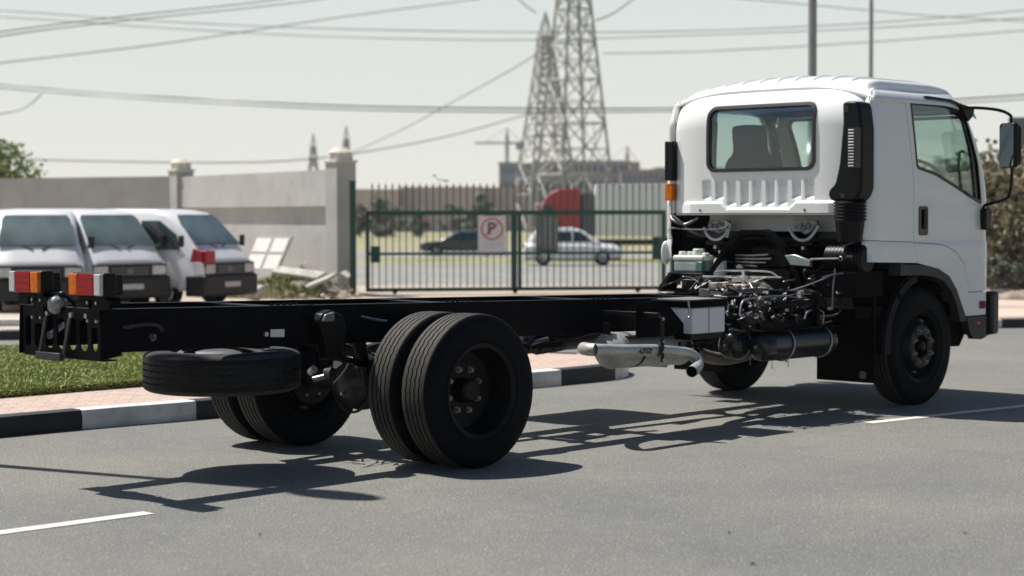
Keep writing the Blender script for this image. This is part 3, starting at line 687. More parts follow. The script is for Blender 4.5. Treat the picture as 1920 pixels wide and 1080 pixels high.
# --- exhaust
EX = MB()
n = 30
prof = [(1.86, .02), (1.87, .10), (1.89, .128), (1.895, .142), (1.905, .142), (1.91, .138), (2.66, .138), (2.665, .144), (2.68, .144), (2.69, .13), (2.74, .095), (2.78, .06)]
vs = [];
for h, r in prof:
    for i in range(n): a = 2*math.pi*i/n; vs.append((h, -.60+r*1.15*math.cos(a), .635+r*math.sin(a)*.98-.02*(h-2.2)))
EX.add(vs, [(i*n+k, i*n+(k+1) % n, (i+1)*n+(k+1) % n, (i+1)*n+k) for i in range(len(prof)-1) for k in range(n)])
muf = EX.build('muffler', ALU, TR, 40)
mb = MB(); mb.lathe([(2.1, .134), (2.1, .137), (2.13, .137), (2.13, .134)], (0, 0, 0), 'x', n)
for i, v in enumerate(mb.v): mb.v[i] = Vector((v.x, -.60+v.y*1.16, .635+v.z*.99))
mb.build('muffler_strap', BLK, muf)
mb = MB(); mb.bb(1.86, 1.88, -.62, -.56, .76, .85); mb.bb(2.5, 2.52, -.62, -.56, .76, .85); each(mb, 'muffler_mount', BLK, muf)
mb = MB(); mb.tube([(1.88, -.6, .64), (1.68, -.62, .66), (1.52, -.68, .68), (1.39, -.80, .69), (1.335, -.9, .693), (1.34, -.95, .694)], .046, 20, 0, 6, True)
mb.tube([(1.33, -.945, .694), (1.39, -.955, .69), (1.6, -.955, .675), (1.95, -.955, .658), (2.10, -.958, .648), (2.24, -.965, .632), (2.36, -.98, .608), (2.415, -1.0, .57), (2.40, -1.03, .53), (2.32, -1.07, .505), (2.235, -1.10, .49)], .043, 24, 0, 6, False)
tp = mb.build('tailpipe', ALU, TR, 60)
mb = MB(); q = Vector((2.235, -1.10, .49)); dd = Vector((-.085, -.03, -.015)).normalized(); mb.tube([q-dd*.10, q-dd*.05, q-dd*.012], .0395, 24, 0, 0, True); mb.build('pipe_bore', mat('bore_black', (.002, .002, .002), 1, 0, .2, 20, spec=0), tp, 60)  # matte black plug stands in for the dark inside of the pipe
mb = MB(); mb.bb(1.995, 2.035, -1.006, -1.0, .57, .905); mb.bb(1.995, 2.035, -1.0, -.9, .893, .899)
mb.prism([(2.02, .93), (2.02, .90), (1.99, .90), (1.99, .93)], lambda u, v, t: (u, t, v), -.44, -.98)
mb.tube([(1.97, -.998, .61), (1.98, -1.01, .65), (1.98, -1.003, .70)], .007, 6)
hg = mb.build('pipe_hanger', BLK, TR, 20, .003)
mb = MB()
for z in (.885, .72, .645, .585): mb.cyl((2.015, -1.006, z), (2.015, -1.018, z), .010, n=8)
each(mb, 'hanger_bolt', ZINC, hg)
text_mesh('pipe_marking', '-UTGY', .052, Matrix.Translation((1.83, -.9995, .659)) @ Matrix.Rotation(R_(3), 4, 'Y') @ Matrix.Rotation(R_(90), 4, 'X'), BLK, tp, .0008, .002)
mb = MB(); mb.tube([(2.7, -.55, .62), (2.95, -.5, .60), (3.2, -.42, .53), (3.5, -.38, .475), (3.9, -.3, .47), (4.3, -.2, .52), (4.6, -.1, .7)], .052, 18, 0, 5); mb.build('exhaust_pipe', ALUD, TR, 60)
mb = MB(); mb.prism([(2.75, .60), (3.1, .50), (3.05, .42), (2.75, .45)], lambda u, v, t: (u, t, v), -.2, -.19); mb.build('heat_shield', ALU, TR, 20)

mb = MB(); mb.prism(rrect(.50, 1.10, .54, .95, .09, 6), lambda u, v, t: (t, u, v), 2.12, 3.22); ft_ = mb.build('fuel_tank', mat('tank_alloy', (.10, .10, .105), .4, .5, .3, 6), TR, 30, .012)
mb = MB(); mb.prism(rrect(.49, 1.11, .53, .96, .095, 6), lambda u, v, t: (t, u, v), 2.35, 2.39); mb.prism(rrect(.49, 1.11, .53, .96, .095, 6), lambda u, v, t: (t, u, v), 2.95, 2.99); each(mb, 'tank_band', BLK, ft_)
# --- battery box
bx = MB(); bx.bb(2.50, 2.90, -.90, -.56, .745, .944); bat = bx.build('battery_box', WHITE2, TR, 25, .012)
bx = MB(); bx.bb(2.692, 2.698, -.905, -.8995, .75, .94); bx.build('box_seam', mat('seam_grey', (.25, .27, .3), .5), bat)
bx = MB(); bx.bb(2.46, 2.915, -.915, -.54, .946, .992); bx.bb(2.45, 2.92, -.92, -.53, .99, 1.0); bx.build('box_lid', MUD, bat, 25, .006)
bx = MB(); bx.prism(rrect(2.47, 2.88, -.90, -.56, .03), lambda u, v, t: (u, v, t), 1.0005, 1.006); bx.build('lid_top', mat('lid_grey', (.22, .22, .21), .4, 0, .3, 10), bat)
bx = MB(); bx.bb(2.50, 2.9, -.88, -.56, .70, .742)
for k in range(14): bx.cyl((2.5+random.random()*.45, -.85+random.random()*.3, .56+random.random()*.14), (2.5+random.random()*.45, -.85+random.random()*.3, .60+random.random()*.14), random.uniform(.01, .035), n=8)
bx.build('battery_tray', CASTB, TR)
bx = MB(); bx.tube([(2.42, -.92, 1.0), (2.43, -.925, .93), (2.42, -.925, .88)], .008, 6); bx.tube([(2.93, -.86, .99), (2.98, -.86, .97), (2.98, -.86, .90), (2.93, -.86, .885)], .006, 6, 0, 3); bx.ball((2.42, -.93, .875), .013, 8, 6); each(bx, 'lid_latch', ZINC, bat)
gp = MB(); gp.prism([(1.95, 1.0), (2.20, 1.005), (2.33, .965), (2.53, .80), (2.535, .745), (2.3, .735), (1.95, .745)], lambda u, v, t: (u, t, v), -.80, -.812); gp.bb(1.95, 2.53, -.80, -.44, .74, .75); gp.build('side_bracket', MUD, TR, 20, .004)

# --- air tanks
def air_tank(x0, x1, y, z, r):
    mb = MB(); pr = [(x0-.055, .001), (x0-.052, r*.4), (x0-.04, r*.7), (x0-.015, r*.93), (x0+.01, r), (x0+.05, r), (x0+.055, r*1.012), (x0+.062, r), (x1-.06, r), (x1-.01, r), (x1+.02, r*.93), (x1+.04, r*.7), (x1+.05, .001)]
    mb.lathe(pr, (0, y, z), 'x', 36); t = mb.build('air_tank', TANKB, TR, 50)
    s = MB()
    for xs in (x0+.28, x0+.80) if x1-x0 > .8 else (x0+.12,):
        pts = [(xs+.02*math.sin(a), y+(r+.007)*math.cos(a), z+(r+.007)*math.sin(a)) for a in [R_(60+10*i) for i in range(24)]]
        s.tube([(xs, y-.02, z+r+.10)]+pts, .0065, 6)
    each(s, 'tank_strap', STEEL, t)
    d = MB(); d.cyl((x0-.055, y, z), (x0-.075, y, z), .012, n=8); d.cyl((x0+.3, y-.03, z-r+.01), (x0+.3, y-.03, z-r-.02), .010, n=8)
    for xx in ((x0+.08, x0+.3) if x1-x0 > .8 else (x0+.2,)):
        d.lathe([(-.002, .010), (0, .0125), (.002, .010)], (xx, y-.05, z-r-.045), 'y', 14, close=True); d.tube([(xx, y-.05, z-r-.033), (xx, y-.05, z-r+.01)], .003, 5)
    each(d, 'drain_ring', ZINC, t)
air_tank(3.36, 4.26, -.90, .605, .118)
air_tank(3.22, 3.85, -.70, .615, .112)
mb = MB(); mb.bb(3.3, 4.3, -.98, -.44, .725, .735); mb.bb(3.35, 4.2, -.9, -.86, .74, .80); mb.bb(4.06, 4.10, -.95, -.45, .73, 1.02); mb.bb(3.28, 3.32, -.75, -.45, .70, 1.0); mb.bb(3.5, 4.05, -.93, -.915, .91, .955); mb.build('tank_carrier', FRAMEB, TR, 20, .003)

# --- valves, pipes and hoses behind the cab
random.seed(21)
cl = [(CAST, 'air_valve', 16, .02, .045), (CASTB, 'valve_body', 16, .02, .05)]
for m, nm, cnt_, r0, r1 in cl:
    for k in range(cnt_):
        x = random.uniform(3.12, 4.3); y = random.uniform(-.88, -.50); z = random.uniform(.76, .95); c = Vector((x, y, z)); mb = MB(); r = random.uniform(r0, r1)
        mb.cyl(c, c+Vector((random.uniform(-.05, .05), random.uniform(-.04, .04), random.uniform(.03, .09))), r, r*.8, 12); mb.box(c, (r*2.2, r*1.4, r*1.3), Matrix.Rotation(random.random()*3, 3, 'Z')); mb.cyl(c, c+Vector((r*1.8, 0, 0)), r*.35, n=8); mb.cyl(c, c+Vector((0, -r*1.9, 0)), r*.35, n=8)
        mb.build(nm, m, TR, 30, .003)
def hose(nm, m, n, box, r, seg=3, jit=.18):
    for k in range(n):
        p = Vector([random.uniform(*b) for b in box]); pts = [p]
        for j in range(seg):
            d = Vector((random.uniform(-jit, jit), random.uniform(-jit, jit)*.7, random.uniform(-jit, jit)*.55)); p = p+d
            p = Vector([min(max(p[i], box[i][0]), box[i][1]) for i in range(3)]); pts.append(p)
        mb = MB(); mb.tube(pts, random.uniform(r*.7, r*1.2), 7, 0, 5); mb.build(nm, m, TR, 60)
hose('air_hose', WIRE, 22, ((3.1, 4.35), (-.92, -.46), (.73, 1.0)), .010)
hose('air_pipe', STEEL, 10, ((3.1, 4.35), (-.92, -.5), (.74, 1.0)), .0042)
hose('wiring_loom', HOSEG, 6, ((3.2, 4.3), (-.9, -.5), (.76, 1.02)), .005)
hose('air_pipe', STEEL, 14, ((3.7, 4.5), (-.45, .3), (.98, 1.12)), .005)
hose('air_pipe', STEEL, 7, ((4.35, 4.6), (-.9, -.4), (.8, 1.2)), .005)
hose('air_hose', WIRE, 8, ((4.35, 4.7), (-.95, -.4), (.8, 1.25)), .01)
hose('air_hose', WIRE, 12, ((3.4, 4.6), (-.5, .35), (.95, 1.10)), .008)
mb = MB(); mb.tube([(3.15, -.85, .86), (3.2, -.84, .965), (3.35, -.84, .985), (3.75, -.84, .99), (3.95, -.84, .965)], .009, 8, 0, 4); mb.tube([(3.95, -.9, .80), (4.0, -.9, .86), (4.15, -.9, .865), (4.22, -.9, .83), (4.2, -.9, .74)], .008, 8, 0, 4)
mb.tube([(3.15, -.8, .745), (3.3, -.8, .725), (3.6, -.8, .725)], .007, 8, 0, 3); each(mb, 'brake_pipe', STEEL, TR)
mb = MB(); mb.tube([(3.5, -.42, 1.01), (4.0, -.45, 1.0), (4.22, -.55, 1.01), (4.3, -.75, 1.08), (4.32, -.92, 1.15)], .006, 8, 0, 5); mb.tube([(4.34, -.93, 1.2), (4.31, -.93, 1.05), (4.30, -.93, .86)], .0065, 8); mb.tube([(4.2, -.9, 1.13), (4.32, -.92, 1.15), (4.5, -.95, 1.16)], .007, 8, 0, 3)
each(mb, 'feed_hose', HOSEG, TR)
mb = MB(); mb.lathe([(.90, .055), (.985, .075), (.99, .085), (1.0, .085), (1.003, .07), (1.006, 0)], (4.22, -.45, 0), 'z', 24); mb.build('fluid_cup', mat('cream_plastic', (.62, .61, .52), .4, 0, .1, 10), TR)
mb = MB()
for k in range(58):
    c = Vector((random.uniform(3.12, 4.36), random.uniform(-.94, -.5), random.uniform(.74, 1.02))); d = Vector((random.uniform(-1, 1), random.uniform(-1, 1), random.uniform(-.5, .5))).normalized()*.03
    mb.cyl(c, c+d, random.uniform(.006, .014), n=6)
each(mb, 'pipe_union', ZINC, TR)
# transmission and engine top
mb = MB(); mb.tube([(3.75, 0, .80), (4.0, 0, .82), (4.4, 0, .84), (4.75, 0, .88)], [.08, .15, .19, .26], 20); mb.bb(3.9, 4.5, -.15, .15, .86, 1.02); mb.build('gearbox', mat('gearbox_alu', (.22, .215, .2), .5, .6, .5, 14, .4, 50), TR, 40, .01)
mb = MB()
for k in range(18): c = Vector((random.uniform(3.95, 4.4), random.uniform(-.22, .18), random.uniform(1.0, 1.06))); mb.box(c, (random.uniform(.04, .14), random.uniform(.03, .10), random.uniform(.02, .05)), Matrix.Rotation(random.random()*3, 3, 'Z'))
mb.bb(4.0, 4.35, -.18, .14, .99, 1.022)
mb.build('shift_housing', mat('pale_alu', (.48, .44, .40), .5, .4, .5, 20, .5, 60), TR, 30, .006)
mb = MB(); mb.bb(4.55, 5.6, -.33, .33, .72, 1.18); mb.bb(4.7, 5.5, -.2, .2, 1.18, 1.36); mb.build('engine_block', CASTB, TR, 30, .02)
mb = MB()
for k in range(5): mb.tube([(4.62, .02-.0+.10*math.cos(k), 1.16+.035*k), (4.60, .12, 1.17+.03*k), (4.62, .30, 1.17+.03*k)], .010, 7, 0, 4)
mb.cyl((4.6, .22, 1.17), (4.56, .22, 1.17), .04, n=16); each(mb, 'injection_pipe', STEEL, TR)
mb = MB(); mb.lathe([(1.115, .05), (1.12, .058), (1.24, .058), (1.265, .04), (1.27, 0)], (4.52, .42-.02, 0), 'z', 20); mb.cyl((4.5, .37, 1.27), (4.5, .37, 1.33), .012); mb.cyl((4.53, .41, 1.27), (4.53, .41, 1.33), .012); mb.build('fuel_filter', MILK, TR)
mb = MB(); mb.tube([(4.3, .42, 1.105), (4.3, .1, 1.11), (4.3, -.42, 1.115)], .011, 8); mb.tube([(4.3, .27, 1.11), (4.3, .25, 1.155), (4.3, -.25, 1.165), (4.3, -.38, 1.12)], .008, 8, 0, 4); mb.bb(4.27, 4.33, -.2, .08, 1.07, 1.10); mb.bb(4.26, 4.3, -.06, -.03, 1.05, 1.17); mb.build('shift_rods', mat('bright_rod', (.6, .6, .58), .25, .8, .2, 20), TR)
# cab stay arch
ap = [(.50, 1.03), (.485, 1.14), (.33, 1.37), (.17, 1.50), (.12, 1.52), (-.12, 1.52), (-.17, 1.50), (-.33, 1.37), (-.485, 1.14), (-.50, 1.03)]
inn = [(.44, 1.03), (.425, 1.13), (.275, 1.345), (.13, 1.465), (.1, 1.475), (-.1, 1.475), (-.13, 1.465), (-.275, 1.345), (-.425, 1.13), (-.44, 1.03)]
mb = MB()
for i in range(len(ap)-1): mb.prism([ap[i], ap[i+1], inn[i+1], inn[i]], lambda u, v, t: (t, u, v), 4.46, 4.54)
mb.build('cab_stay_arch', FRAMEB, TR, 20, .006)
mb = MB(); mb.prism([(-.42, 1.22), (-.36, 1.30), (-.46, 1.31), (-.62, 1.26), (-.62, 1.21)], lambda u, v, t: (t, u, v), 4.42, 4.46); mb.build('stay_bracket', mat('pale_green_metal', (.30, .36, .34), .35, .4, .3, 14), TR, 20, .006)
mb = MB(); mb.tube([(4.43, -.62, 1.27), (4.43, -.72, 1.275), (4.43, -.90, 1.28)], .009, 8); mb.lathe([(-.004, .016), (0, .022), (.004, .016)], (4.43, -.92, 1.28), 'x', 18, close=True); mb.build('dipstick', STEEL, TR)
# cab latches : pale U shaped steels
for (ya, yb) in ((.66, .36), (-.27, -.57)):
    mb = MB(); mb.tube([(4.62, ya, 1.53), (4.60, ya-.05, 1.47), (4.60, ya-.11, 1.43), (4.60, yb+.11, 1.43), (4.60, yb+.04, 1.48), (4.62, yb, 1.55)], .013, 8, 0, 4); mb.build('cab_latch', mat('primer_white', (.6, .6, .6), .4, 0, .2, 20), TR)
    mb = MB(); ym = (ya+yb)/2
    pts = rounded([(ym+.11, 1.60), (ym+.13, 1.53), (ym+.05, 1.50), (ym, 1.47), (ym-.06, 1.50), (ym-.13, 1.54), (ym-.11, 1.60)], .02)
    mb.prism(pts, lambda u, v, t: (t, u, v), 4.64, 4.67)
    for k in range(7): mb.ball((4.635, ym+random.uniform(-.1, .1), random.uniform(1.51, 1.58)), (.012, .018, .016), 8, 6)
    mb.build('latch_plate', mat('greasy_grey', (.28, .28, .30), .4, .3, .7, 25), TR, 30, .004)
mb = MB(); mb.cyl((4.62, .52, 1.36), (4.72, .52, 1.36), .05, n=14); mb.cyl((4.62, -.42, 1.34), (4.72, -.42, 1.34), .05, n=14)
mb.bb(4.6, 4.72, .42, .62, 1.38, 1.42); mb.bb(4.6, 4.72, -.52, -.32, 1.38, 1.42); each(mb, 'cab_mount', CASTB, TR, smooth=30, bevel=.008)
mb = MB()
for y in (.5, -.44): mb.cyl((4.60, y, 1.36), (4.57, y, 1.36), .017, n=6)
each(mb, 'mount_bolt', ZINC, TR)
mb = MB(); mb.tube([(4.56, 1.0, 1.66), (4.5, .92, 1.60), (4.52, .80, 1.56), (4.56, .68, 1.62)], .012, 8, 0, 4); mb.tube([(4.52, .96, 1.53), (4.5, .7, 1.515), (4.52, .40, 1.52), (4.56, .33, 1.55)], .007, 8, 0, 4); mb.tube([(4.5, .95, 1.66), (4.5, .83, 1.58), (4.56, .76, 1.50), (4.7, .7, 1.45)], .01, 8, 0, 4)
each(mb, 'cab_wiring', HOSEG, TR)
mb = MB(); mb.prism([(.38, 1.60), (.30, 1.56), (.34, 1.44), (.37, 1.45)], lambda u, v, t: (t, u, v), 4.55, 4.56); mb.build('bracket_tab', mat('pale_green_metal', (.4,)*3), TR)
# coolant reservoir
mb = MB(); mb.bb(4.44, 4.62, .53, .88, 1.235, 1.285); res = mb.build('coolant_reservoir', MILK, TR, 30, .018, 3)
mb = MB(); mb.bb(4.443, 4.617, .545, .865, 1.135, 1.234); mb.build('reservoir_lower', mat('reservoir_tint', (.42, .50, .47), .35, 0, .35, 6), res, 30, .018, 3)
mb = MB(); mb.bb(4.438, 4.50, .54, .62, 1.14, 1.232); mb.build('coolant_mark', COOL, res, 30, .01)
mb = MB()
for y, r, h in ((.82, .038, .03), (.73, .032, .03), (.64, .055, .055), (.56, .035, .02)): mb.cyl((4.52, y, 1.286), (4.52, y, 1.288+h), r, r*.93, 20)
each(mb, 'reservoir_cap', MILK, res, bevel=.006)
mb = MB(); mb.bb(4.4, 4.66, .50, .9, 1.09, 1.13); mb.prism([(.95, .98), (.80, 1.14), (.77, 1.12), (.9, .96)], lambda u, v, t: (t, u, v), 4.3, 4.5); mb.bb(4.45, 4.6, .5, .78, .99, 1.09); mb.build('reservoir_bracket', BLK, TR, 20, .004)
mb = MB()
for k in range(5): mb.tube([(4.45, .86-.03*k, 1.02), (4.42, .83-.03*k, 1.06), (4.45, .80-.03*k, 1.10)], .007, 6)
each(mb, 'reservoir_hose', HOSEG, TR)
# air cleaner canister
mb = MB(); pr = [(-.70, .02), (-.70, .10)]
for k in range(9): pr += [(-.705-k*.035, .128), (-.72-k*.035, .128), (-.722-k*.035, .124), (-.736-k*.035, .124)]
pr += [(-1.04, .125), (-1.06, .10), (-1.06, 0)]
mb.lathe(pr, (4.62, 0, 1.27), 'y', 36); mb.build('air_cleaner', BLK, TR, 30)
mb = MB(); mb.bb(4.485, 4.49, -1.0, -.94, 1.29, 1.31); mb.tube([(4.5, -.88, 1.38), (4.5, -.95, 1.40), (4.5, -1.02, 1.43)], .008, 6, 0, 3); mb.build('cleaner_tag', HOSEG, TR)

# ================================================================ CAB
CH = 1.12
def side_y(x, z):
    y = CH
    if z > 1.75: y -= .075*((z-1.75)/.95)**1.7
    if z > 2.60: y -= .05*min(1, (z-2.60)/.10)**2
    xf = 6.53 if z < 1.75 else 6.53-.36*((z-1.75)/.9)**1.9
    if x > xf-.14: q = min(1, (x-(xf-.14))/.14); y -= .14*(1-math.sqrt(max(0, 1-q*q)))
    if z < 1.42: y += .012*min(1, (1.42-z)/.05)
    xr = 4.62
    if x < xr+.075: q = min(1, (xr+.075-x)/.09); y -= .085*(1-math.sqrt(max(0, 1-q*q)))
    # shallow swage on the door
    y += -.006*math.exp(-((z-1.83+(x-5.2)*.16)/.05)**2)*(1 if x > 5.24 else 0)
    return y
def side_fn(sg, off=0): return lambda u, v, t: (u, sg*(side_y(u, v)+off-t), v)
for sg in (-1, 1):
    qp = [(4.70, 2.665), (4.665, 2.60), (4.615, 2.51), (4.61, 1.80), (4.575, 1.74), (4.57, 1.50), (4.60, 1.432), (5.227, 1.412), (5.229, 1.92), (5.196, 2.29), (5.178, 2.60), (5.187, 2.64), (5.215, 2.664), (5.30, 2.672), (6.0, 2.658), (6.0, 2.70), (5.4, 2.722), (4.80, 2.705)]
    plate('quarter_panel', qp, [], side_fn(sg), .025, WHITE, TR, .03, .05)
    plate('quarter_flange', [(.994, 1.66), (1.045, 1.66), (1.045, 2.55), (1.035, 2.635), (1.0, 2.652), (.994, 2.64)], [], lambda u, v, t: (4.600+.018*min(1, max(0, (1.03-u)/.036))**2+(max(0, v-2.46)*.42)+t, sg*u, v), .012, WHITE, TR, .02, .03)
    plate('lower_quarter_panel', [(4.60, 1.427), (4.60, 1.40), (4.605, 1.25), (5.262, 1.232), (5.258, 1.28), (5.225, 1.407)], [], side_fn(sg), .025, WHITE, TR, .05, .05)
    win = rounded([(5.262, 2.605), (5.60, 2.628), (5.78, 2.625), (5.98, 2.592), (6.10, 2.535), (6.175, 2.44), (6.30, 2.10), (6.342, 1.73), (5.83, 1.905), (5.58, 1.985), (5.31, 2.035), (5.288, 2.06)], .04, 4)
    dout = [(5.235, 1.407), (5.237, 1.92), (5.204, 2.29), (5.186, 2.60), (5.194, 2.634), (5.219, 2.656), (5.30, 2.664), (5.9, 2.652), (6.05, 2.635), (6.16, 2.55), (6.26, 2.42), (6.36, 2.20), (6.43, 1.95), (6.465, 1.75), (6.47, 1.41), (6.455, 1.17), (6.43, .955), (6.125, .957), (6.11, 1.03), (6.035, 1.215), (5.91, 1.315), (5.80, 1.35), (5.69, 1.383), (5.5, 1.397)]
    door = plate('door', dout, [win], side_fn(sg), .03, WHITE, TR, .04, .05)
    wi = [((x-5.8)*.972+5.8, (z-2.25)*.955+2.26) for x, z in win]
    plate('window_seal', [((x-5.8)*1.012+5.8, (z-2.25)*1.015+2.25) for x, z in win], [wi], side_fn(sg, .004), .034, GBLK, door, .06, .08)
    plate('door_glass', [((x-5.8)*.99+5.8, (z-2.25)*.985+2.25) for x, z in win], [], side_fn(sg, -.018), .004, GLASS, door, .2, .2)
    # quarter light divider / black front corner
    plate('window_divider', [(6.10, 2.54), (6.155, 2.45), (6.245, 2.20), (6.30, 1.755), (6.262, 1.765), (6.205, 2.2), (6.12, 2.43)], [], side_fn(sg, -.008), .006, GBLK, door, .1, .1)
    hb = MB(); hb.prism(rrect(5.305, 5.45, 1.465, 1.715, .025), lambda u, v, t: (u, sg*(side_y(u, v)+t), v), -.001, .006); hd = hb.build('door_handle', GBLK, door, 20)
    hb = MB(); hb.prism(rrect(5.36, 5.415, 1.52, 1.69, .02), lambda u, v, t: (u, sg*(side_y(u, v)+t), v), .0065, .022); hb.build('handle_grip', BLK, hd, 30, .005)
    fo = [(5.232, 1.402), (5.5, 1.391), (5.69, 1.377), (5.80, 1.344), (5.906, 1.308), (6.03, 1.21), (6.105, 1.03), (6.119, .95), (6.43, .948), (6.42, .745), (6.07, .745), (6.03, .80), (5.985, .87), (5.91, .99), (5.78, 1.11), (5.60, 1.178), (5.38, 1.213), (5.268, 1.232)]
    fend = plate('fender', fo, [], side_fn(sg), .03, WHITE, TR, .04, .04)
    # inner liner (dark, behind the shut lines)
    lin = [(4.72, 2.66), (4.66, 2.5), (4.66, 1.7), (4.63, 1.5), (4.63, 1.27), (5.25, 1.24), (5.4, 1.23), (5.62, 1.2), (5.8, 1.13), (5.93, 1.0), (6.08, .76), (6.41, .76), (6.455, 1.2), (6.455, 1.75), (6.40, 1.98), (6.33, 2.2), (6.23, 2.42), (6.13, 2.55), (6.03, 2.62), (5.3, 2.65)]
    plate('inner_liner', lin, [win], lambda u, v, t: (u, sg*(side_y(u, v)-.031-t), v), .02, CABIN, TR, .08, .08)
    # black arch lip
    ao = [(5.0, 1.226), (5.38, 1.209), (5.60, 1.174), (5.78, 1.106), (5.905, .986), (5.98, .866), (6.065, .738), (6.065, .70), (5.97, .70), (5.955, .74), (5.90, .86), (5.82, .97), (5.70, 1.06), (5.55, 1.105), (5.35, 1.125), (5.0, 1.13)]
    plate('arch_trim', ao, [], lambda u, v, t: (u, sg*(CH+.02-t), v), .12, TRIM, TR, .06, .2)
    # bumper corner
    bo = [(6.085, .735), (6.43, .735), (6.44, .545), (6.33, .525), (6.20, .535), (6.13, .61)]
    bc = plate('bumper_corner', bo, [], side_fn(sg, .004), .05, TRIM, TR, .05, .1)
    mb = MB(); mb.prism([(6.26, .685), (6.31, .69), (6.32, .665), (6.27, .66)], lambda u, v, t: (u, sg*(CH+.016+t), v), 0, .002); mb.build('marker_strip', AMBL, bc, 0)
    mb = MB(); mb.prism([(5.9, .70), (6.12, .74), (6.2, .56), (6.12, .47), (5.99, .475), (5.93, .55)], lambda u, v, t: (u, sg*(.98+t), v), 0, .06); mb.prism([(5.95, .74), (6.1, .74), (5.93, 1.0), (5.7, 1.14), (5.2, 1.18), (5.2, 1.12), (5.66, 1.08), (5.86, .94)], lambda u, v, t: (u, sg*(.60+t), v), 0, .46)
    mb.build('wheel_housing', MUD, TR, 20)
    mk = MB(); mk.prism(rrect(6.255, 6.40, .775, .895, .01), lambda u, v, t: (u, sg*(side_y(u, v)+t), v), -.002, .003); mk.build('marker_panel', WHITE, fend, 20, .002)
    mk = MB(); mk.prism(rrect(6.295, 6.395, .80, .87, .014), lambda u, v, t: (u, sg*(side_y(u, v)+t), v), .0032, .010); mk.build('marker_frame', GBLK, fend, 20, .003)
    mk = MB(); mk.prism(rrect(6.335, 6.388, .808, .863, .01), lambda u, v, t: (u, sg*(side_y(u, v)+t), v), .0102, .018); mk.build('marker_lens', REDL, fend, 20, .004)
    # mirrors
    mb = MB(); arm = [(6.05, 1.10, 2.575), (6.16, 1.16, 2.585), (6.34, 1.27, 2.57), (6.45, 1.33, 2.53), (6.47, 1.34, 2.46), (6.47, 1.35, 2.05), (6.46, 1.34, 1.85), (6.43, 1.31, 1.78), (6.34, 1.22, 1.74), (6.33, 1.16, 1.72), (6.36, 1.13, 1.66)]
    mb.tube([(x, sg*y, z) for x, y, z in arm], .014, 10, 0, 5); ma = mb.build('mirror_arm', BLK, TR, 60)
    mb = MB(); mb.prism(rrect(6.33, 6.45, 1.505, 1.70, .03), lambda u, v, t: (u, sg*(side_y(u, v)+t), v), -.005, .055); mb.build('mirror_base', BLK, ma, 25, .012)
    mb = MB(); mb.prism(rounded([(5.99, 2.62), (6.14, 2.60), (6.24, 2.60), (6.22, 2.52), (6.13, 2.46), (6.07, 2.53)], .02), lambda u, v, t: (u, sg*t, v), 1.03, 1.11); mb.build('mirror_bracket', BLK, ma, 25, .01)
    rm = Matrix.Rotation(R_(22*sg), 3, 'Z'); cM = Vector((6.455, sg*1.35, 2.255))
    def mir(u, v, t, rm=rm, cM=cM): return cM+rm @ Vector((t, u, v))
    mb = MB(); mb.prism(rrect(-.105, .105, -.20, .20, .035), mir, -.052, .0); mb.prism(rrect(-.09, .09, -.185, .185, .05), mir, .0, .045)
    hs_ = mb.build('mirror_housing', BLK, TR, 25, .012)
    mb = MB(); mb.prism(rrect(-.095, .095, -.19, .19, .03), mir, -.055, -.0525); mb.build('mirror_glass', MIRR, hs_, 0)
    # rain visor
    vs = [(5.49, 2.665), (5.55, 2.668), (5.62, 2.665), (5.9, 2.655), (6.06, 2.62), (6.15, 2.55), (6.12, 2.53), (6.04, 2.585), (5.9, 2.625), (5.62, 2.638), (5.49, 2.640)]
    plate('door_visor', vs, [], side_fn(sg, .028), .028, GBLK, door, .05, .2)
# --- rear panel
def rear_x(y, z):
    a = abs(y); x = 4.55
    if a > .62: q = min(.998, (a-.62)/.37); x += .085*(1-math.sqrt(1-q*q))
    zk = z+.05*(a/1.0)**3
    if zk > 2.42: x += .14*((zk-2.42)/.31)**2.1
    # ledge
    ay = min(max((abs(y+.0)-.33)/.07, 0), 1); zl = 1.705+.055*ay
    e = min(max((zl-z)/.012, 0), 1); fall = min(max((.86-a)/.12, 0), 1); x -= .035*e*fall
    # louvre pressings
    k = (y+.525)/.1375; i = round(k)
    if 0 <= i <= 8:
        yc = -.525+.1375*i; dy = abs(y-yc); zb = 1.775 if i in (0, 1, 7, 8) else 1.72
        if zb < z < 1.945 and dy < .046:
            f = min(1, (.046-dy)/.008)*min(1, (1.945-z)/.008)*min(1, (z-zb)/.035)
            x += .026*f*(1 if z < 1.90 else .7)
    # soft swell round the window
    return x
zt = lambda y: 2.735-.10*min(1.08, abs(y)/1.0)**3.2
rp = [(y, zt(y)) for y in [i*.0579-.985 for i in range(35)]]
rp = [(-.985, 1.66)]+rp+[(.985, 1.66)]
rw = rrect(-.575, .565, 2.03, 2.595, .085, 8)
rw = [(y, z) for y, z in rw]
rpan = plate('rear_panel', [(u, v) for u, v in rp], [rw], lambda u, v, t: (rear_x(u, v)+t, u, v), .02, WHITE, TR, .011, .011, 50)
plate('window_rubber', rrect(-.585, .575, 2.02, 2.605, .09, 8), [rrect(-.555, .545, 2.05, 2.575, .07, 8)], lambda u, v, t: (rear_x(u, v)-.012+t, u, v), .03, mat('purple_black_rubber', (.022, .016, .024), .35), rpan, .1, .1, 30)
plate('rear_window', rrect(-.57, .56, 2.035, 2.59, .08, 6), [], lambda u, v, t: (rear_x(u, v)+.006+t, u, v), .004, GLASSR, rpan, .3, .3)
mb = MB()
for y in (.62, -.50): mb.cyl((4.514, y, 1.685), (4.508, y, 1.685), .010, n=12)
each(mb, 'panel_plug', GBLK, rpan)
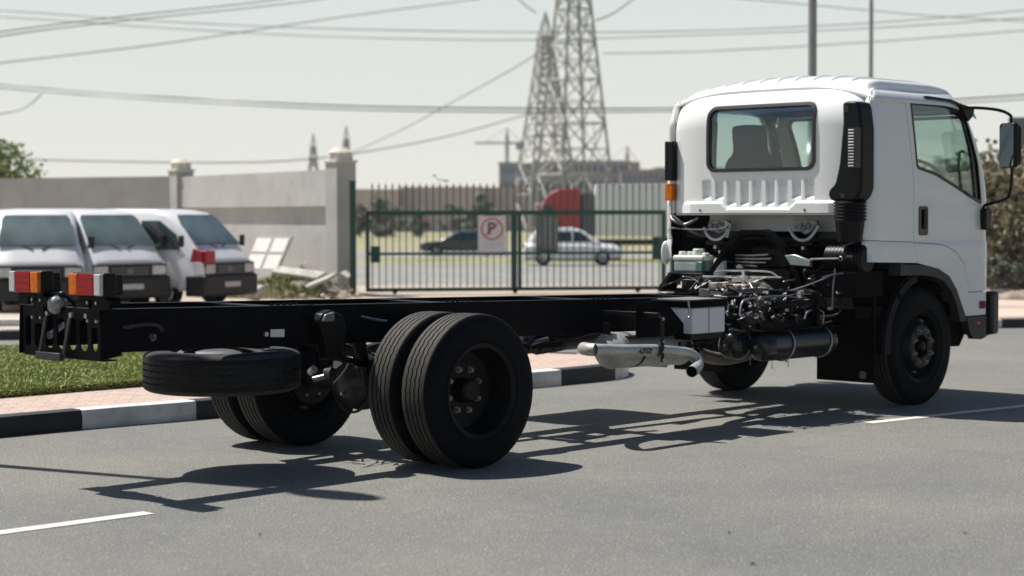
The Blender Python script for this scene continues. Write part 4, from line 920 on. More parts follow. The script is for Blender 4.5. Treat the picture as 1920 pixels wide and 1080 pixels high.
# inner closing strips, floor, lower back wall
mb = MB(); mb.bb(4.62, 4.78, -.98, .98, 1.642, 1.657); mb.build('panel_sill', WHITE, TR, 20)
mb = MB(); mb.bb(4.78, 4.80, -.72, .72, 1.50, 1.64); mb.build('lower_back_wall', mat('grey_primer', (.42, .43, .43), .5, 0, .1, 6), TR, 20)
mb = MB(); mb.bb(4.80, 6.35, -1.02, 1.02, 1.44, 1.52); mb.bb(5.9, 6.4, -.98, .98, .98, 1.44); mb.bb(4.80, 5.9, -.45, .45, 1.43, 1.60); mb.build('cab_floor', CABIN, TR, 20)
mb = MB(); mb.bb(4.66, 4.72, -1.05, -.99, 1.27, 1.62); mb.bb(4.66, 4.72, .99, 1.05, 1.27, 1.62); each(mb, 'closing_strip', MUD, TR, smooth=20)
# --- roof
def roof_z(x, y):
    a = abs(y); z = 2.734-.045*(a/1.0)**3.2
    fx = 0 if x < 5.7 else -.10*((x-5.7)/.62)**2.1
    z += fx
    w = min(1, max(0, (.975-a)/.055)); w = w*w*(3-2*w)
    r = min(1, max(0, (x-4.70)/.34)); r = 1-(1-r)**2.2
    f = min(1, max(0, (6.30-x)/.25)); f = f*f*(3-2*f)
    cr = .115*(1-.35*(a/.95)**2.2)
    k = (y/.19) % 1; rib = .014*(1-k) if a < .84 else .005
    z += w*r*f*(cr) + rib*w*min(1, max(0, (x-4.70)/.10))*f
    if a > 1.0: z -= .07*((a-1.0)/.075)**2
    z = min(z, zt(y)+.003+max(0, x-4.672)*.62)
    return z
mb = MB(); nx, ny = 70, 190; vs = []
for i in range(nx+1):
    x = 4.672+(6.33-4.672)*i/nx
    for j in range(ny+1): y = -1.072+2.144*j/ny; vs.append((x, y, roof_z(x, y)))
fs = [(i*(ny+1)+j, (i+1)*(ny+1)+j, (i+1)*(ny+1)+j+1, i*(ny+1)+j+1) for i in range(nx) for j in range(ny)]
k = len(vs); vs += [(x, y, z-.02) for x, y, z in vs]; fs += [tuple(q+k for q in reversed(f)) for f in fs]
mb.add(vs, fs)
rim_ = [i*(ny+1) for i in range(nx+1)]
edges = [(j, j+1) for j in range(ny)]+[(nx*(ny+1)+j, nx*(ny+1)+j+1) for j in range(ny)]+[(i*(ny+1), (i+1)*(ny+1)) for i in range(nx)]+[(i*(ny+1)+ny, (i+1)*(ny+1)+ny) for i in range(nx)]
mb.add([], []); mb.f += [[a_, b_, b_+k, a_+k] for a_, b_ in edges]; mb.m += [0]*len(edges)
mb.build('roof', WHITE, TR, 45)
plate('headliner', rrect(4.72, 6.22, -1.0, 1.0, .05), [], lambda u, v, t: (u, v, 2.635-.0*u-t-(max(0, u-5.9)*.12)), .02, CABIN, TR, .3, .3)
# --- front panel with windscreen
def front_x(y, z):
    a = abs(y); xf = 6.55 if z < 1.75 else 6.55-.34*((z-1.75)/.9)**1.9
    x = xf+.05*(1-(a/1.0)**2)
    if a > .92: q = min(1, (a-.92)/.12); x -= .12*(1-math.sqrt(max(0, 1-q*q)))
    return x
fp = [(-1.04, .95), (-1.04, 2.45), (-.98, 2.62), (.98, 2.62), (1.04, 2.45), (1.04, .95)]
wsn = rrect(-.955, .955, 1.80, 2.56, .09, 6)
fpan = plate('front_panel', fp, [wsn], lambda u, v, t: (front_x(u, v)-t, u, v), .03, WHITE, TR, .05, .05)
plate('windscreen', rrect(-.96, .96, 1.795, 2.565, .09, 6), [], lambda u, v, t: (front_x(u, v)-.012-t, u, v), .005, GLASS, fpan, .08, .1)
plate('windscreen_rubber', rrect(-.965, .965, 1.79, 2.57, .09, 6), [rrect(-.93, .93, 1.83, 2.54, .07, 6)], lambda u, v, t: (front_x(u, v)+.004-t, u, v), .03, GBLK, fpan, .08, .1)
mb = MB(); mb.bb(6.50, 6.59, -1.10, 1.10, .545, .94); mb.build('front_bumper', TRIM, TR, 25, .03, 3)
mb = MB(); mb.bb(6.50, 6.605, -1.03, -.5, .70, .86); mb.bb(6.50, 6.605, .5, 1.03, .70, .86); each(mb, 'headlamp', CLRL, TR, smooth=25, bevel=.02)
mb = MB(); mb.bb(6.50, 6.62, -1.155, -1.06, .56, .95); mb.bb(6.50, 6.62, 1.06, 1.155, .56, .95); each(mb, 'corner_guard', mat('dark_green_grey', (.016, .022, .022), .4, 0, .2, 8), TR, smooth=25, bevel=.025, seg=3)
# --- interior
def seat(y, x=5.32):
    mb = MB()
    for (z0, z1, hw_, dx) in ((1.55, 1.72, .25, 0),): mb.bb(x, x+.5, y-hw_, y+hw_, z0, z1)
    s = mb.build('seat_cushion', SEATM, TR, 30, .06, 3)
    out = smoothpoly([(y-.28, 1.62), (y-.28, 2.02), (y-.24, 2.14), (y-.165, 2.22), (y-.16, 2.40), (y-.12, 2.455), (y+.12, 2.455), (y+.16, 2.40), (y+.165, 2.22), (y+.24, 2.14), (y+.28, 2.02), (y+.28, 1.62)], 3)
    mb = MB(); mb.prism(out, lambda u, v, t: (x-.12-(v-1.62)*.12+t, u, v), 0, .12); mb.build('seat_back', SEATM, TR, 30, .04, 3)
seat(.57); seat(-.55, 5.42)
mb = MB(); mb.bb(6.05, 6.45, -1.02, 1.02, 1.52, 1.86); mb.bb(6.2, 6.4, -.8, -.3, 1.84, 1.93); mb.build('dashboard', CABIN, TR, 30, .04, 3)
mb = MB(); rmx = Matrix.Rotation(R_(38), 3, 'Y'); cS = Vector((6.10, -.64, 2.0)); mb.tube([cS+rmx @ Vector((.215*math.cos(a), .215*math.sin(a), 0)) for a in [2*math.pi*i/48 for i in range(49)]], .016, 10)
for a in (.3, 2.84, 4.71): mb.tube([cS+rmx @ Vector((0, 0, -.03)), cS+rmx @ Vector((.205*math.cos(a), .205*math.sin(a), 0))], .014, 8)
mb.ball(cS+rmx @ Vector((0, 0, -.03)), .06, 12, 8); mb.cyl(cS+rmx @ Vector((0, 0, -.03)), (6.35, -.6, 1.8), .04) if False else None; mb.cyl(cS, (6.3, -.62, 1.75), .04); mb.build('steering_wheel', BLK, TR, 50)
mb = MB(); mb.tube([(6.30, -.12, 2.50), (6.2, -.12, 2.47), (6.17, -.12, 2.43)], .012, 8, 0, 3); mb.bb(6.14, 6.17, -.25, 0, 2.36, 2.43); mb.build('interior_mirror', BLK, TR, 30, .008)
mb = MB(); mb.bb(6.02, 6.28, -1.0, -.2, 2.50, 2.515); mb.build('sun_visor', mat('visor_grey', (.10, .12, .12), .8), TR)
for sg in (-1, 1):
    mb = MB(); mb.tube([(5.22, sg*.99, 2.5), (5.20, sg*.99, 2.1), (5.25, sg*.97, 1.7)], .014, 6); mb.build('seat_belt', SEATM, TR)
mb = MB(); mb.tube([(6.22, -1.02, 2.2), (6.17, -1.0, 2.18), (6.17, -1.0, 1.9), (6.22, -1.02, 1.86)], .013, 8, 0, 4); mb.build('grab_handle', BLK, TR)
# --- snorkel intake
def sn(u, v, t): return (4.52+t, u, v)
so2 = [(-.955, 2.565), (-.96, 2.40), (-.925, 2.06), (-.885, 1.90), (-.82, 1.845), (-.82, 1.79), (-.86, 1.755), (-1.07, 1.75), (-1.12, 1.80), (-1.145, 1.86), (-1.145, 2.35), (-1.12, 2.53), (-1.09, 2.575), (-1.0, 2.58)]
mb = MB(); mb.prism([(y+.02, z) for y, z in rounded(so2, .03)], sn, -.10, .10); snk = mb.build('air_intake', BLK, TR, 25, .022, 3)
mb = MB(); mb.bb(4.412, 4.419, -1.118, -1.0, 2.03, 2.36); mb.build('intake_grille', GBLK, snk)
mb = MB()
for k in range(13): mb.box((4.408, -1.035, 2.045+k*.0245), (.012, .055, .009), Matrix.Rotation(R_(25), 3, 'Y'))
each(mb, 'grille_slat', STEEL, snk)
mb = MB(); mb.cyl((4.421, -.945, 1.80), (4.415, -.945, 1.80), .022, n=16); mb.bb(4.415, 4.421, -1.0, -.955, 2.49, 2.545); mb.build('intake_recess', GBLK, snk)
mb = MB(); pr = []
for k in range(6): z = 1.75-k*.028; pr += [(z, .135), (z-.010, .140), (z-.014, .122), (z-.024, .122)]
mb.lathe([(1.76, .10)]+pr+[(1.57, .12), (1.42, .10)], (4.52, -.95, 0), 'z', 32)
bel = mb.build('intake_bellows', BLK, TR, 30)
# --- mudguard and flap behind the right front wheel
for sg in (-1, 1):
    mb = MB(); mb.prism([(4.70, .235), (4.72, .235), (4.74, .98), (4.70, .98)], lambda u, v, t: (u, sg*t, v), .50, 1.07); fl = mb.build('mud_flap', MUD, TR, 20, .004)
    pts = []; 
    for i in range(9): a = R_(95+i*11); pts.append((WB+.62*math.cos(a), TRR+.64*math.sin(a)))
    mb = MB()
    for i in range(8):
        p, q = pts[i], pts[i+1]; mb.prism([p, q, (q[0]-.02, q[1]+.01), (p[0]-.01, p[1]+.02)], lambda u, v, t: (u, sg*t, v), .62, 1.085)
    mb.build('mudguard', MUD, TR, 30)
    outl = [(WB+.60*math.cos(R_(x_)), TRR+.63*math.sin(R_(x_))) for x_ in range(100, 186, 4)]; inl = [(WB+(.545-.04*(x_-100)/86)*math.cos(R_(x_)), TRR+.57*math.sin(R_(x_))) for x_ in range(100, 186, 4)]
    mb = MB()
    for i in range(len(outl)-1): mb.prism([outl[i], outl[i+1], inl[i+1], inl[i]], lambda u, v, t: (u, sg*t, v), 1.02, 1.095)
    mb.build('mudguard_lip', mat('lip_rubber', (.010, .010, .012), .6, 0, .2, 10, spec=.15), TR, 30)
    if sg > 0: continue
    mb = MB(); mb.bb(4.44, 4.86, sg*.66, sg*1.06, .96, 1.17); mb.bb(4.42, 4.84, sg*.64, sg*1.06, .86, .875); mb.bb(4.46, 4.84, sg*.64, sg*1.05, .78, .86)
    for k in range(4): mb.bb(4.43, 4.438, sg*.62, sg*1.04, .885+k*.02, .892+k*.02)
    mb.build('step_box', MUD, TR, 25, .008)
    mb = MB(); mb.ball((4.69, sg*.97, .30), (.012, .04, .035), 12, 8); mb.build('flap_stain', mat('dry_mud', (.16, .14, .12), .8, 0, .5, 30), fl)
# amber reflector & left body edge lamp
mb = MB(); mb.bb(4.545, 4.60, .965, 1.055, 1.775, 1.925); mb.build('side_reflector', AMBL, TR, 25, .008)
mb = MB(); mb.bb(4.535, 4.60, .95, 1.05, 1.955, 2.31); mb.build('side_box', BLK, TR, 25, .01)
mb = MB(); mb.ball((4.62, 1.10, 1.30), (.06, .03, .11), 14, 10); mb.build('rear_corner_cover', WHITE, TR)
# front axle
mb = MB(); mb.tube([(WB, -.85, .5), (WB, -.6, .42), (WB, .6, .42), (WB, .85, .5)], .06, 10); mb.build('front_axle', CASTB, TR)
for s in (-1, 1):
    mb = MB(); mb.prism([(4.45, .80), (4.5, .86), (5.43, .60), (6.2, .84), (6.25, .80), (5.43, .53)], lambda u, v, t: (u, s*t, v), .38, .46); mb.build('front_leaf_spring', CASTB, TR)
#BGMARK
# ================================================================ BACKGROUND
# --- perimeter wall
def wall_run(a, b, h, t, lab, grp=None, recess=None):
    d = (b-a); L = d.length; d.normalize(); nn = Vector((d.y, -d.x, 0))
    if nn.dot(F) > 0: nn = -nn          # towards the camera
    mb = MB()
    def bx(s0, s1, z0, z1, f, k):
        p = a+d*s0; q = a+d*s1; mb.add([p+nn*f+Vector((0, 0, z0)), q+nn*f+Vector((0, 0, z0)), q-nn*k+Vector((0, 0, z0)), p-nn*k+Vector((0, 0, z0)), p+nn*f+Vector((0, 0, z1)), q+nn*f+Vector((0, 0, z1)), q-nn*k+Vector((0, 0, z1)), p-nn*k+Vector((0, 0, z1))], [(0, 3, 2, 1), (4, 5, 6, 7), (0, 1, 5, 4), (1, 2, 6, 5), (2, 3, 7, 6), (3, 0, 4, 7)])
    if recess: bx(0, L, recess, h, t, t); bx(0, L, 0, recess-.002, t-.11, t); bx(0, .12, 0, recess-.001, t-.001, t-.1)
    else: bx(0, L, 0, h, t, t)
    e = MB(); return tag(mb.build('boundary_wall', WALLM, None, 0), lab, 'wall')
pA = G(640, 553); pB = P(340, 402, 45.2); pB.z = 0; pC = P(-330, 402, 50); pC.z = 0
wall_run(pA, pB, 2.58, .12, 'pale plastered wall section with a recessed lower panel left of the gate', recess=1.83)
wall_run(pB, pC, 2.60, .12, 'long shaded plastered wall behind the parked white vans')
def pillar(c, h, w, lab):
    r = empty('wall_pillar', lab, 'pillar', (c.x, c.y, 0), R_(-9)); mb = MB(); mb.bb(-w/2, w/2, -w/2, w/2, 0, h); mb.build('shaft', WALLM, r, 0, .01)
    mb = MB(); mb.bb(-w/2-.03, w/2+.03, -w/2-.03, w/2+.03, h, h+.05); mb.cyl((0, 0, h+.05), (0, 0, h+.20), w*.56, w*.56, 8); mb.cyl((0, 0, h+.20), (0, 0, h+.30), w*.56, w*.3, 12); mb.build('cap', WALLC, r, 20, .02)
pillar(pA, 2.72, .46, 'tall pale wall pillar beside the green gate post')
pillar(pB, 2.72, .46, 'pale capped wall pillar rising behind the vans')
# leaning panel
la = P(470, 402, 39.5); lb = P(538, 402, 38.6); la.z = lb.z = 0
mb = MB(); d = (lb-la); L = d.length; d.normalize(); bk = Vector((-d.y, d.x, 0));
if bk.dot(F) < 0: bk = -bk
z0, z1 = .48, 1.20
def lp(u, v, t): return la+d*(u*L)+bk*((v)*.28-t-.15)+Vector((0, 0, z0+(z1-z0)*v))
mb.prism([(0, 0), (.93, 0), (1.05, 1), (.10, 1)], lp, 0, .05); lpn = mb.build('leaning_panel', mat('panel_frame_grey', (.36, .34, .32), .7), None, 0); tag(lpn, 'whitish framed panel of four squares leaning against the wall', 'panel')
mb = MB()
for (u0, u1) in ((.03, .44), (.52, .90)):
    for (v0, v1) in ((.05, .46), (.54, .94)):
        sh = lambda u, v: (u+.10*v, v)
        mb.prism([sh(u0, v0), sh(u1, v0), sh(u1, v1), sh(u0, v1)], lp, .051, .06)
each(mb, 'panel_square', mat('panel_white', (.78, .76, .72), .7, 0, .1, 4), lpn, smooth=0)
# rubble mound and weeds
rb = random.Random(5)
mnd = MB(); n = 26; m = 10; base = P(565, 402, 37.2); base.z = 0; dv = (P(650, 402, 37)-P(470, 402, 38)); dv.z = 0; dl = dv.normalized(); db = Vector((-dl.y, dl.x, 0))
vs = []
for i in range(n+1):
    for j in range(m+1):
        u = -1+2*i/n; v = -1+2*j/m; h = max(0, 1-u*u)*max(0, 1-v*v)*(.36+.12*math.sin(u*7)+rb.uniform(-.06, .06))
        vs.append(base+dl*u*1.15+db*v*.9+Vector((0, 0, h-.02)))
mnd.add(vs, [(i*(m+1)+j, (i+1)*(m+1)+j, (i+1)*(m+1)+j+1, i*(m+1)+j+1) for i in range(n) for j in range(m)])
tag(mnd.build('dirt_mound', mat('rubble_dirt', (.40, .34, .28), .95, 0, .5, 3, .6, 8), None, 0), 'low mound of dirt and rubble at the foot of the wall', 'dirt mound', kind='stuff')
k = 0
for (px, py, d_, w, tl, lab) in ((560, 512, 37.0, 1.1, .10, 'long broken pale slab lying across the rubble mound'), (600, 528, 36.4, .7, -.35, 'tilted pale slab on the right of the rubble mound'), (648, 520, 37.3, .22, .5, 'upright concrete chunk at the foot of the tall pillar'), (575, 506, 37.3, .25, .8, 'small pinkish block on top of the rubble'), (478, 548, 35.5, .3, .1, 'white chunk of rubble at the left end of the mound')):
    c = P(px, py, d_); mb = MB(); rot = Matrix.Rotation(math.atan2(dl.y, dl.x), 3, 'Z') @ Matrix.Rotation(tl, 3, 'Y') @ Matrix.Rotation(.3, 3, 'X'); mb.box(c, (w, .35 if w > .5 else w*.9, .07 if w > .5 else w*.8), rot)
    tag(mb.build('broken_slab', mat('slab_'+('pink' if k == 3 else 'pale'), (.62, .52, .46) if k == 3 else (.52, .50, .45), .9, 0, .4, 5, dirt=.6, dirtcol=(.3, .26, .2)), None, 0, .02), lab, 'rubble'); k += 1
LEAF = mat('leaf_olive', (.135, .15, .07), .7, 0, 0, 1.2, col2=(.075, .085, .04), spec=.25)
LEAFD = mat('leaf_dark', (.15, .17, .13), .7, 0, 0, 1.2, col2=(.11, .13, .10), spec=.25)
LEAFG = mat('leaf_fresh', (.24, .31, .09), .7, 0, 0, 1.2, col2=(.15, .20, .06), spec=.25)
BARK = mat('bark', (.16, .12, .09), .9, 0, .4, 8)
def leaves(mb, c, r, n, sz, rng, hollow=.35, mi=0):
    # leaves grouped in clumps so that gaps and an uneven outline remain
    nc = max(6, n//60); cl = []
    for _ in range(nc):
        v = Vector((rng.gauss(0, 1), rng.gauss(0, 1), rng.gauss(0, 1))).normalized()*rng.uniform(hollow, 1.02); cl.append(Vector((c[0]+v.x*r[0], c[1]+v.y*r[1], c[2]+v.z*r[2])))
    cr = min(r)*.30
    for i in range(n):
        q = cl[i % nc]; p = q+Vector((rng.gauss(0, cr*.6), rng.gauss(0, cr*.6), rng.gauss(0, cr*.45)))
        if p.z < .05: p.z = .05+rng.random()*.3
        a = Vector((rng.uniform(-1, 1), rng.uniform(-1, 1), rng.uniform(-.6, .6))).normalized()*sz*rng.uniform(.6, 1.2); b = Vector((rng.uniform(-1, 1), rng.uniform(-1, 1), rng.uniform(-1, 1))).normalized().cross(a).normalized()*sz*.45
        mb.add([p-a*.5, p+b, p+a*.5, p-b], [(0, 1, 2, 3)], mi)
    return cl
def tree(name, base, h, rad, n, sz, lm, lab, cat, seed, group=None, zc=.62, rz=.42):
    rng = random.Random(seed); r = empty(name, lab, cat, tuple(base), 0, group)
    mb = MB(); cl = leaves(mb, (0, 0, h*zc), (rad, rad, h*rz), n, sz, rng); mb.build('crown', [lm], r, 0)
    mb = MB(); mb.tube([(0, 0, -.1), (rng.uniform(-.1, .1), .05, h*.25), (rng.uniform(-.2, .2), 0, h*.5)], [h*.028, h*.022, h*.015], 8)
    for q in cl[:14]: mb.tube([(0, 0, h*.2*rng.random()+h*.1), (q.x*.5, q.y*.5, (q.z+h*.3)*.5), tuple(q)], [h*.013, h*.008, h*.003], 5, 0, 3)
    mb.build('trunk', BARK, r, 40); return r
# loose stones and dry tufts on the mound
mb = MB()
for i in range(150):
    u = rb.uniform(-1, 1); v = rb.uniform(-1, .4); h = max(0, 1-u*u)*max(0, 1-v*v)*.36; sz = rb.uniform(.015, .09)
    mb.box(base+dl*u*1.25+db*v*.95+Vector((0, 0, h+sz*.2)), (sz*1.6, sz, sz*.8), Matrix.Rotation(rb.uniform(0, 3), 3, 'Z') @ Matrix.Rotation(rb.uniform(-.8, .8), 3, 'X'))
tag(mb.build('loose_stones', mat('stone_mix', (.50, .44, .37), .9, 0, .5, 1.5), None, 0), 'loose stones scattered over the rubble mound', 'stones', kind='stuff')
mb = MB()
for i in range(2600):
    u = rb.gauss(-.35, .4); v = rb.uniform(-1.2, .3); h = max(0, 1-u*u)*max(0, 1-v*v)*.34; p = base+dl*u*1.5+db*v*.95+Vector((0, 0, h-.02)); q = Vector((rb.uniform(-.08, .08), rb.uniform(-.08, .08), rb.uniform(.06, .22))); w_ = dl*rb.uniform(.006, .014)
    mb.add([p-w_, p+w_, p+q], [(0, 1, 2)])
tag(mb.build('dry_weeds', mat('dry_weed', (.34, .34, .17), .8, 0, .5, 2), None, 0), 'dry weeds growing over the rubble mound', 'weeds', kind='stuff')
# weeds on the mound
for i, (px, d_, h, lab) in enumerate(((530, 36.2, .42, 'larger green weed growing on the left of the rubble mound'), (575, 35.8, .22, 'small green weed in front of the rubble mound'))):
    c = P(px, 402, d_); c.z = 0.05; tree('weed', c, h, h*.8, 260, .07, LEAFG, lab, 'weed', 40+i)
# tree top behind the wall, far left
c = P(14, 402, 58); c.z = 0; tree('leafy_tree', c, 3.95, 1.15, 2600, .14, LEAFG, 'leafy green tree top showing above the wall at far left', 'tree', 3, zc=.68, rz=.34)
# shrubs beyond the cab on the right
sh = [(1905, 40.5, 3.0, 1.5, 'olive brown bush at the right photo edge behind the mirror'), (1845, 43, 2.95, 1.5, 'tall olive bush directly behind the windscreen pillar'), (1790, 46, 2.65, 1.5, 'dusty bush seen through the door window'), (1975, 42, 3.2, 1.6, 'dusty bush just past the right photo edge'), (1725, 50, 2.3, 1.5, 'low bush seen through the left of the door window')]
BRN = mat('leaf_dusty', (.27, .24, .17), .85, 0, 0, .9, col2=(.16, .155, .095), spec=.15)
for i, (px, d_, h, r_, lab) in enumerate(sh):
    c = P(px, 402, d_); c.z = 0; tree('bush', c, h, r_, 5200, .15, BRN if i != 2 else LEAF, lab, 'bush', 60+i, 'bushes beyond the road on the right', zc=.48, rz=.52)
for i, (px, h, lab) in enumerate(((1862, .7, 'low dark green shrub at the foot of the tall olive bush'), (1905, .6, 'low dark green shrub under the bush at the right edge'))):
    c = P(px, 402, 38.6); c.z = 0; tree('low_shrub', c, h, .9, 900, .12, LEAFD, lab, 'shrub', 80+i, 'low shrubs along the pavement')
# pale pavement strip in front of the bushes
mb = MB(); q = [G(1500, 600), G(2200, 592), G(2300, 521), G(1500, 524)]; mb.add([Vector((p.x, p.y, .006)) for p in q], [(0, 1, 2, 3)]); tag(mb.build('pavement', mat('pinkish_pavement', (.52, .42, .35), .9, 0, .15, .8, dirt=.3), None, 0), kind='structure')
mb = MB(); c = G(1912, 561); mb.ball((c.x, c.y, .02), (.5, .45, .14), 14, 8); tag(mb.build('sand_heap', mat('sand_heap', (.30, .24, .19), .95, 0, .4, 6, .5, 10), None, 40), 'small brown heap of sand on the pavement at right edge', 'sand heap')
# --- gate
gL = G(686, 552); gR = G(1248, 547.5); gd = (gR-gL); GL = gd.length; gd.normalize(); gn = Vector((gd.y, -gd.x, 0))
gate = empty('sliding_gate', 'wide dark green barred metal gate closing the yard', 'gate', (gL.x, gL.y, 0), math.atan2(gd.y, gd.x))
ZB, ZM, ZT, ZS = .05, .83, 1.685, 2.28
leafw = GL/2
def gb_(name, x0, x1, z0, z1, t=.05, par=gate, y=0.0):
    mb = MB(); mb.bb(x0, x1, y-t/2, y+t/2, z0, z1); return mb.build(name, GREENG, par, 0, .004)
gb_('top_rail', 0, GL, ZT-.045, ZT+.045, .06); gb_('bottom_rail', 0, GL, ZB, ZB+.08, .06); gb_('middle_rail', .0, GL, ZM-.02, ZM+.035, .07)
gb_('end_stile', 0, .08, ZB+.081, ZT-.046, .062); gb_('end_stile', GL-.09, GL, ZB+.081, ZT-.046, .062)
gb_('middle_stile', GL/2-.13, GL/2-.01, ZB+.081, ZT-.046, .064); gb_('middle_stile', GL/2+.012, GL/2+.09, ZB+.081, ZT-.046, .064)
nb = 44
for i in range(nb):
    x = .14+(GL-.28)*i/(nb-1); mb = MB(); mb.cyl((x, 0, ZB+.08), (x, 0, ZS-.08), .0125, n=6); mb.cyl((x, 0, ZS-.08), (x, 0, ZS-.05), .012, .024, 6); mb.cyl((x, 0, ZS-.05), (x, 0, ZS+.03), .024, .002, 6); mb.build('gate_bar', GREENG, gate, 30)
mb = MB(); mb.bb(.10, .30, -.07, -.03, .66, 1.0); mb.build('lock_box', GREENG, gate, 0, .01)
mb = MB(); mb.bb(GL-.30, GL-.10, -.07, -.03, .70, .98); mb.build('latch_box', GREENG, gate, 0, .01)
for x in (.6, GL-.6, GL/2-.05): mb = MB(); mb.cyl((x, -.03, .05), (x, .03, .05), .05, n=14); mb.build('gate_roller', BLK, gate)
for (px, lab, h) in ((662, 'dark green gate post beside the tall pillar', 2.30), (1262, 'dark green gate post half hidden by the cab', 2.3)):
    c = G(px, 556 if px < 1000 else 547); r = empty('gate_post', lab, 'post', (c.x, c.y, 0), math.atan2(gd.y, gd.x)); mb = MB(); mb.bb(-.06, .06, -.06, .06, 0, h); mb.build('post_shaft', GREENG, r, 0, .006); mb = MB(); mb.bb(-.075, .075, -.075, .075, h, h+.03); mb.build('post_cap', GREENG, r, 0, .004); mb = MB(); mb.bb(-.12, .12, -.12, .12, 0.001, .02); mb.build('base_plate', GREENG, r, 0)
# sign on the gate
sx0 = (893-686)/(1248-686)*GL; sx1 = (945-686)/(1248-686)*GL
sg_ = empty('parking_sign', 'white no-parking sign with red ringed P hung on the green gate', 'sign', tuple(gL+gd*sx0+gn*.07+Vector((0, 0, .86))), math.atan2(gd.y, gd.x))
SW, SH = sx1-sx0, .76
SGW = mat('sign_white', (.62, .60, .62), .5, 0, .08, 4); SGR = mat('sign_red', (.42, .14, .17), .6); SGB = mat('sign_blue_grey', (.46, .55, .60), .5); SGK = mat('sign_black', (.17, .06, .09), .6)
mb = MB(); mb.bb(0, SW, -.006, .006, 0, SH); mb.build('sign_plate', SGW, sg_, 0)
mb = MB()
for i in range(40):
    a0, a1 = 2*math.pi*i/40, 2*math.pi*(i+1)/40; cx, cz = SW/2, SH*.64
    mb.add([(cx+r_*math.cos(a), -.0075, cz+r_*math.sin(a)) for a, r_ in ((a0, .195), (a1, .195), (a1, .235), (a0, .235))], [(0, 1, 2, 3)])
mb.prism([(cx-.155, cz-.135), (cx-.135, cz-.155), (cx+.155, cz+.135), (cx+.135, cz+.155)], lambda u, v, t: (u, -.0078-t, v), 0, .0005)
mb.build('prohibition_ring', SGR, sg_, 0)
text_mesh('sign_letter', 'P', .34, Matrix.Translation((SW/2-.01, -.0085, SH*.64)) @ Matrix.Rotation(R_(90), 4, 'X'), SGK, sg_, .0004, .012)
mb = MB(); mb.bb(SW*.2, SW*.85, -.0078, -.0068, SH*.13, SH*.28); mb.build('sign_text_band', SGB, sg_, 0)
# ribbed grey panel on the gate, bird
px0 = (1003-686)/(1248-686)*GL; px1 = (1046-686)/(1248-686)*GL
rpn = empty('ribbed_panel', 'grey ribbed sheet metal panel fixed behind the right half of the gate', 'panel', tuple(gL+gd*px0-gn*.12+Vector((0, 0, .86))), math.atan2(gd.y, gd.x))
mb = MB(); w_ = px1-px0
mb.bb(0, w_, 0, .02, 0, .78); mb.build('sheet', mat('grey_sheet', (.20, .22, .23), .6, .2, .2, 3), rpn, 0)
for k in range(4):
    mb = MB(); x = w_*(.14+.22*k); mb.bb(x, x+.06, -.03, -.001, .03, .72); mb.build('rib', mat('grey_sheet_light', (.30, .33, .34), .6, .2, .2, 3), rpn, 0)
BK = mat('bird_feather', (.05, .045, .04), .8, 0, .4, 20)
bp_ = gL+gd*((820-686)/(1248-686)*GL)+Vector((0, 0, ZS+.03)); bird = MB(); gd0 = gd; gd = gd*1.5
bird.tube([bp_+gd*x+Vector((0, 0, z)) for x, z in ((.09, .045), (.05, .055), (.0, .08), (-.03, .11), (-.045, .14), (-.05, .155))], [.006, .028, .046, .040, .026, .012], 12, 0, 4)
bird.ball(bp_+gd*(-.05)+Vector((0, 0, .15)), (.022, .022, .020), 10, 8); bird.cyl(bp_+gd*(-.068)+Vector((0, 0, .15)), bp_+gd*(-.095)+Vector((0, 0, .146)), .006, .001, 6)
bird.tube([bp_+gd*.07+Vector((0, 0, .05)), bp_+gd*.15+Vector((0, 0, .03))], [.018, .012], 6)
bird.cyl(bp_+Vector((.0, 0, -.005)), bp_+Vector((0, 0, .05)), .004, n=5); bird.cyl(bp_+gd*.02+Vector((.0, 0, -.005)), bp_+gd*.02+Vector((0, 0, .05)), .004, n=5)
gd = gd0; ob = bird.build('perched_bird', BK, None, 60); tag(ob, 'small dark bird perched on the gate spikes', 'bird')

# --- vehicles
def loft(stations, m, name, parent, bev=0, sm=40):
    """stations: (x, zbottom, zbelt, ztop, halfwidth, halfwidth_top)"""
    mb = MB(); vs = []; n = 12
    for (x, zb, zm, zt_, hw, ht) in stations:
        ring = [(-hw*.92, zb), (-hw, zb+.08), (-hw, zm), (-ht-.02, zt_-.10), (-ht+.06, zt_-.02), (-ht*.5, zt_)]
        ring += [(-y, z) for y, z in reversed(ring)]
        vs += [(x, y, z) for y, z in ring]
    k = len(stations); mb.add(vs, [(i*n+j, i*n+(j+1) % n, (i+1)*n+(j+1) % n, (i+1)*n+j) for i in range(k-1) for j in range(n)]+[tuple(range(n-1, -1, -1)), tuple(range((k-1)*n, k*n))])
    return mb.build(name, m, parent, sm, bev)
def veh_wheel(x, y, r, w, parent, hub):
    mb = MB(); mb.lathe([(-w/2, r*.62), (-w/2-.01, r*.8), (-w/2, r*.95), (-w*.35, r), (w*.35, r), (w/2, r*.95), (w/2+.01, r*.8), (w/2, r*.62)], (x, y, r), 'y', 28); t = mb.build('wheel', RUB, parent, 40)
    s = 1 if y > 0 else -1; mb = MB(); mb.lathe([(s*(w/2+.005), r*.62), (s*(w/2-.03), r*.5), (s*(w/2), r*.2), (s*(w/2), 0)], (x, y, r), 'y', 20); mb.build('rim', hub, t, 40)
VW = mat('van_white', (.72, .73, .74), .3, 0, .04, 2, coat=.4); VB = mat('van_bumper', (.009, .011, .014), .55, 0, .3, 5); HUB = mat('hub_steel', (.30, .30, .29), .5, .4, .3, 10)
HLB = mat('headlamp_glass', (.60, .62, .62), .1, .1, .2, 10, coat=.5)
VGW = mat('windscreen_reflections', (.15, .20, .20), .05, 0, .55, 1.1, spec=.9, coat=.6)  # pale blue-green blotches paint in reflections on the van windscreens
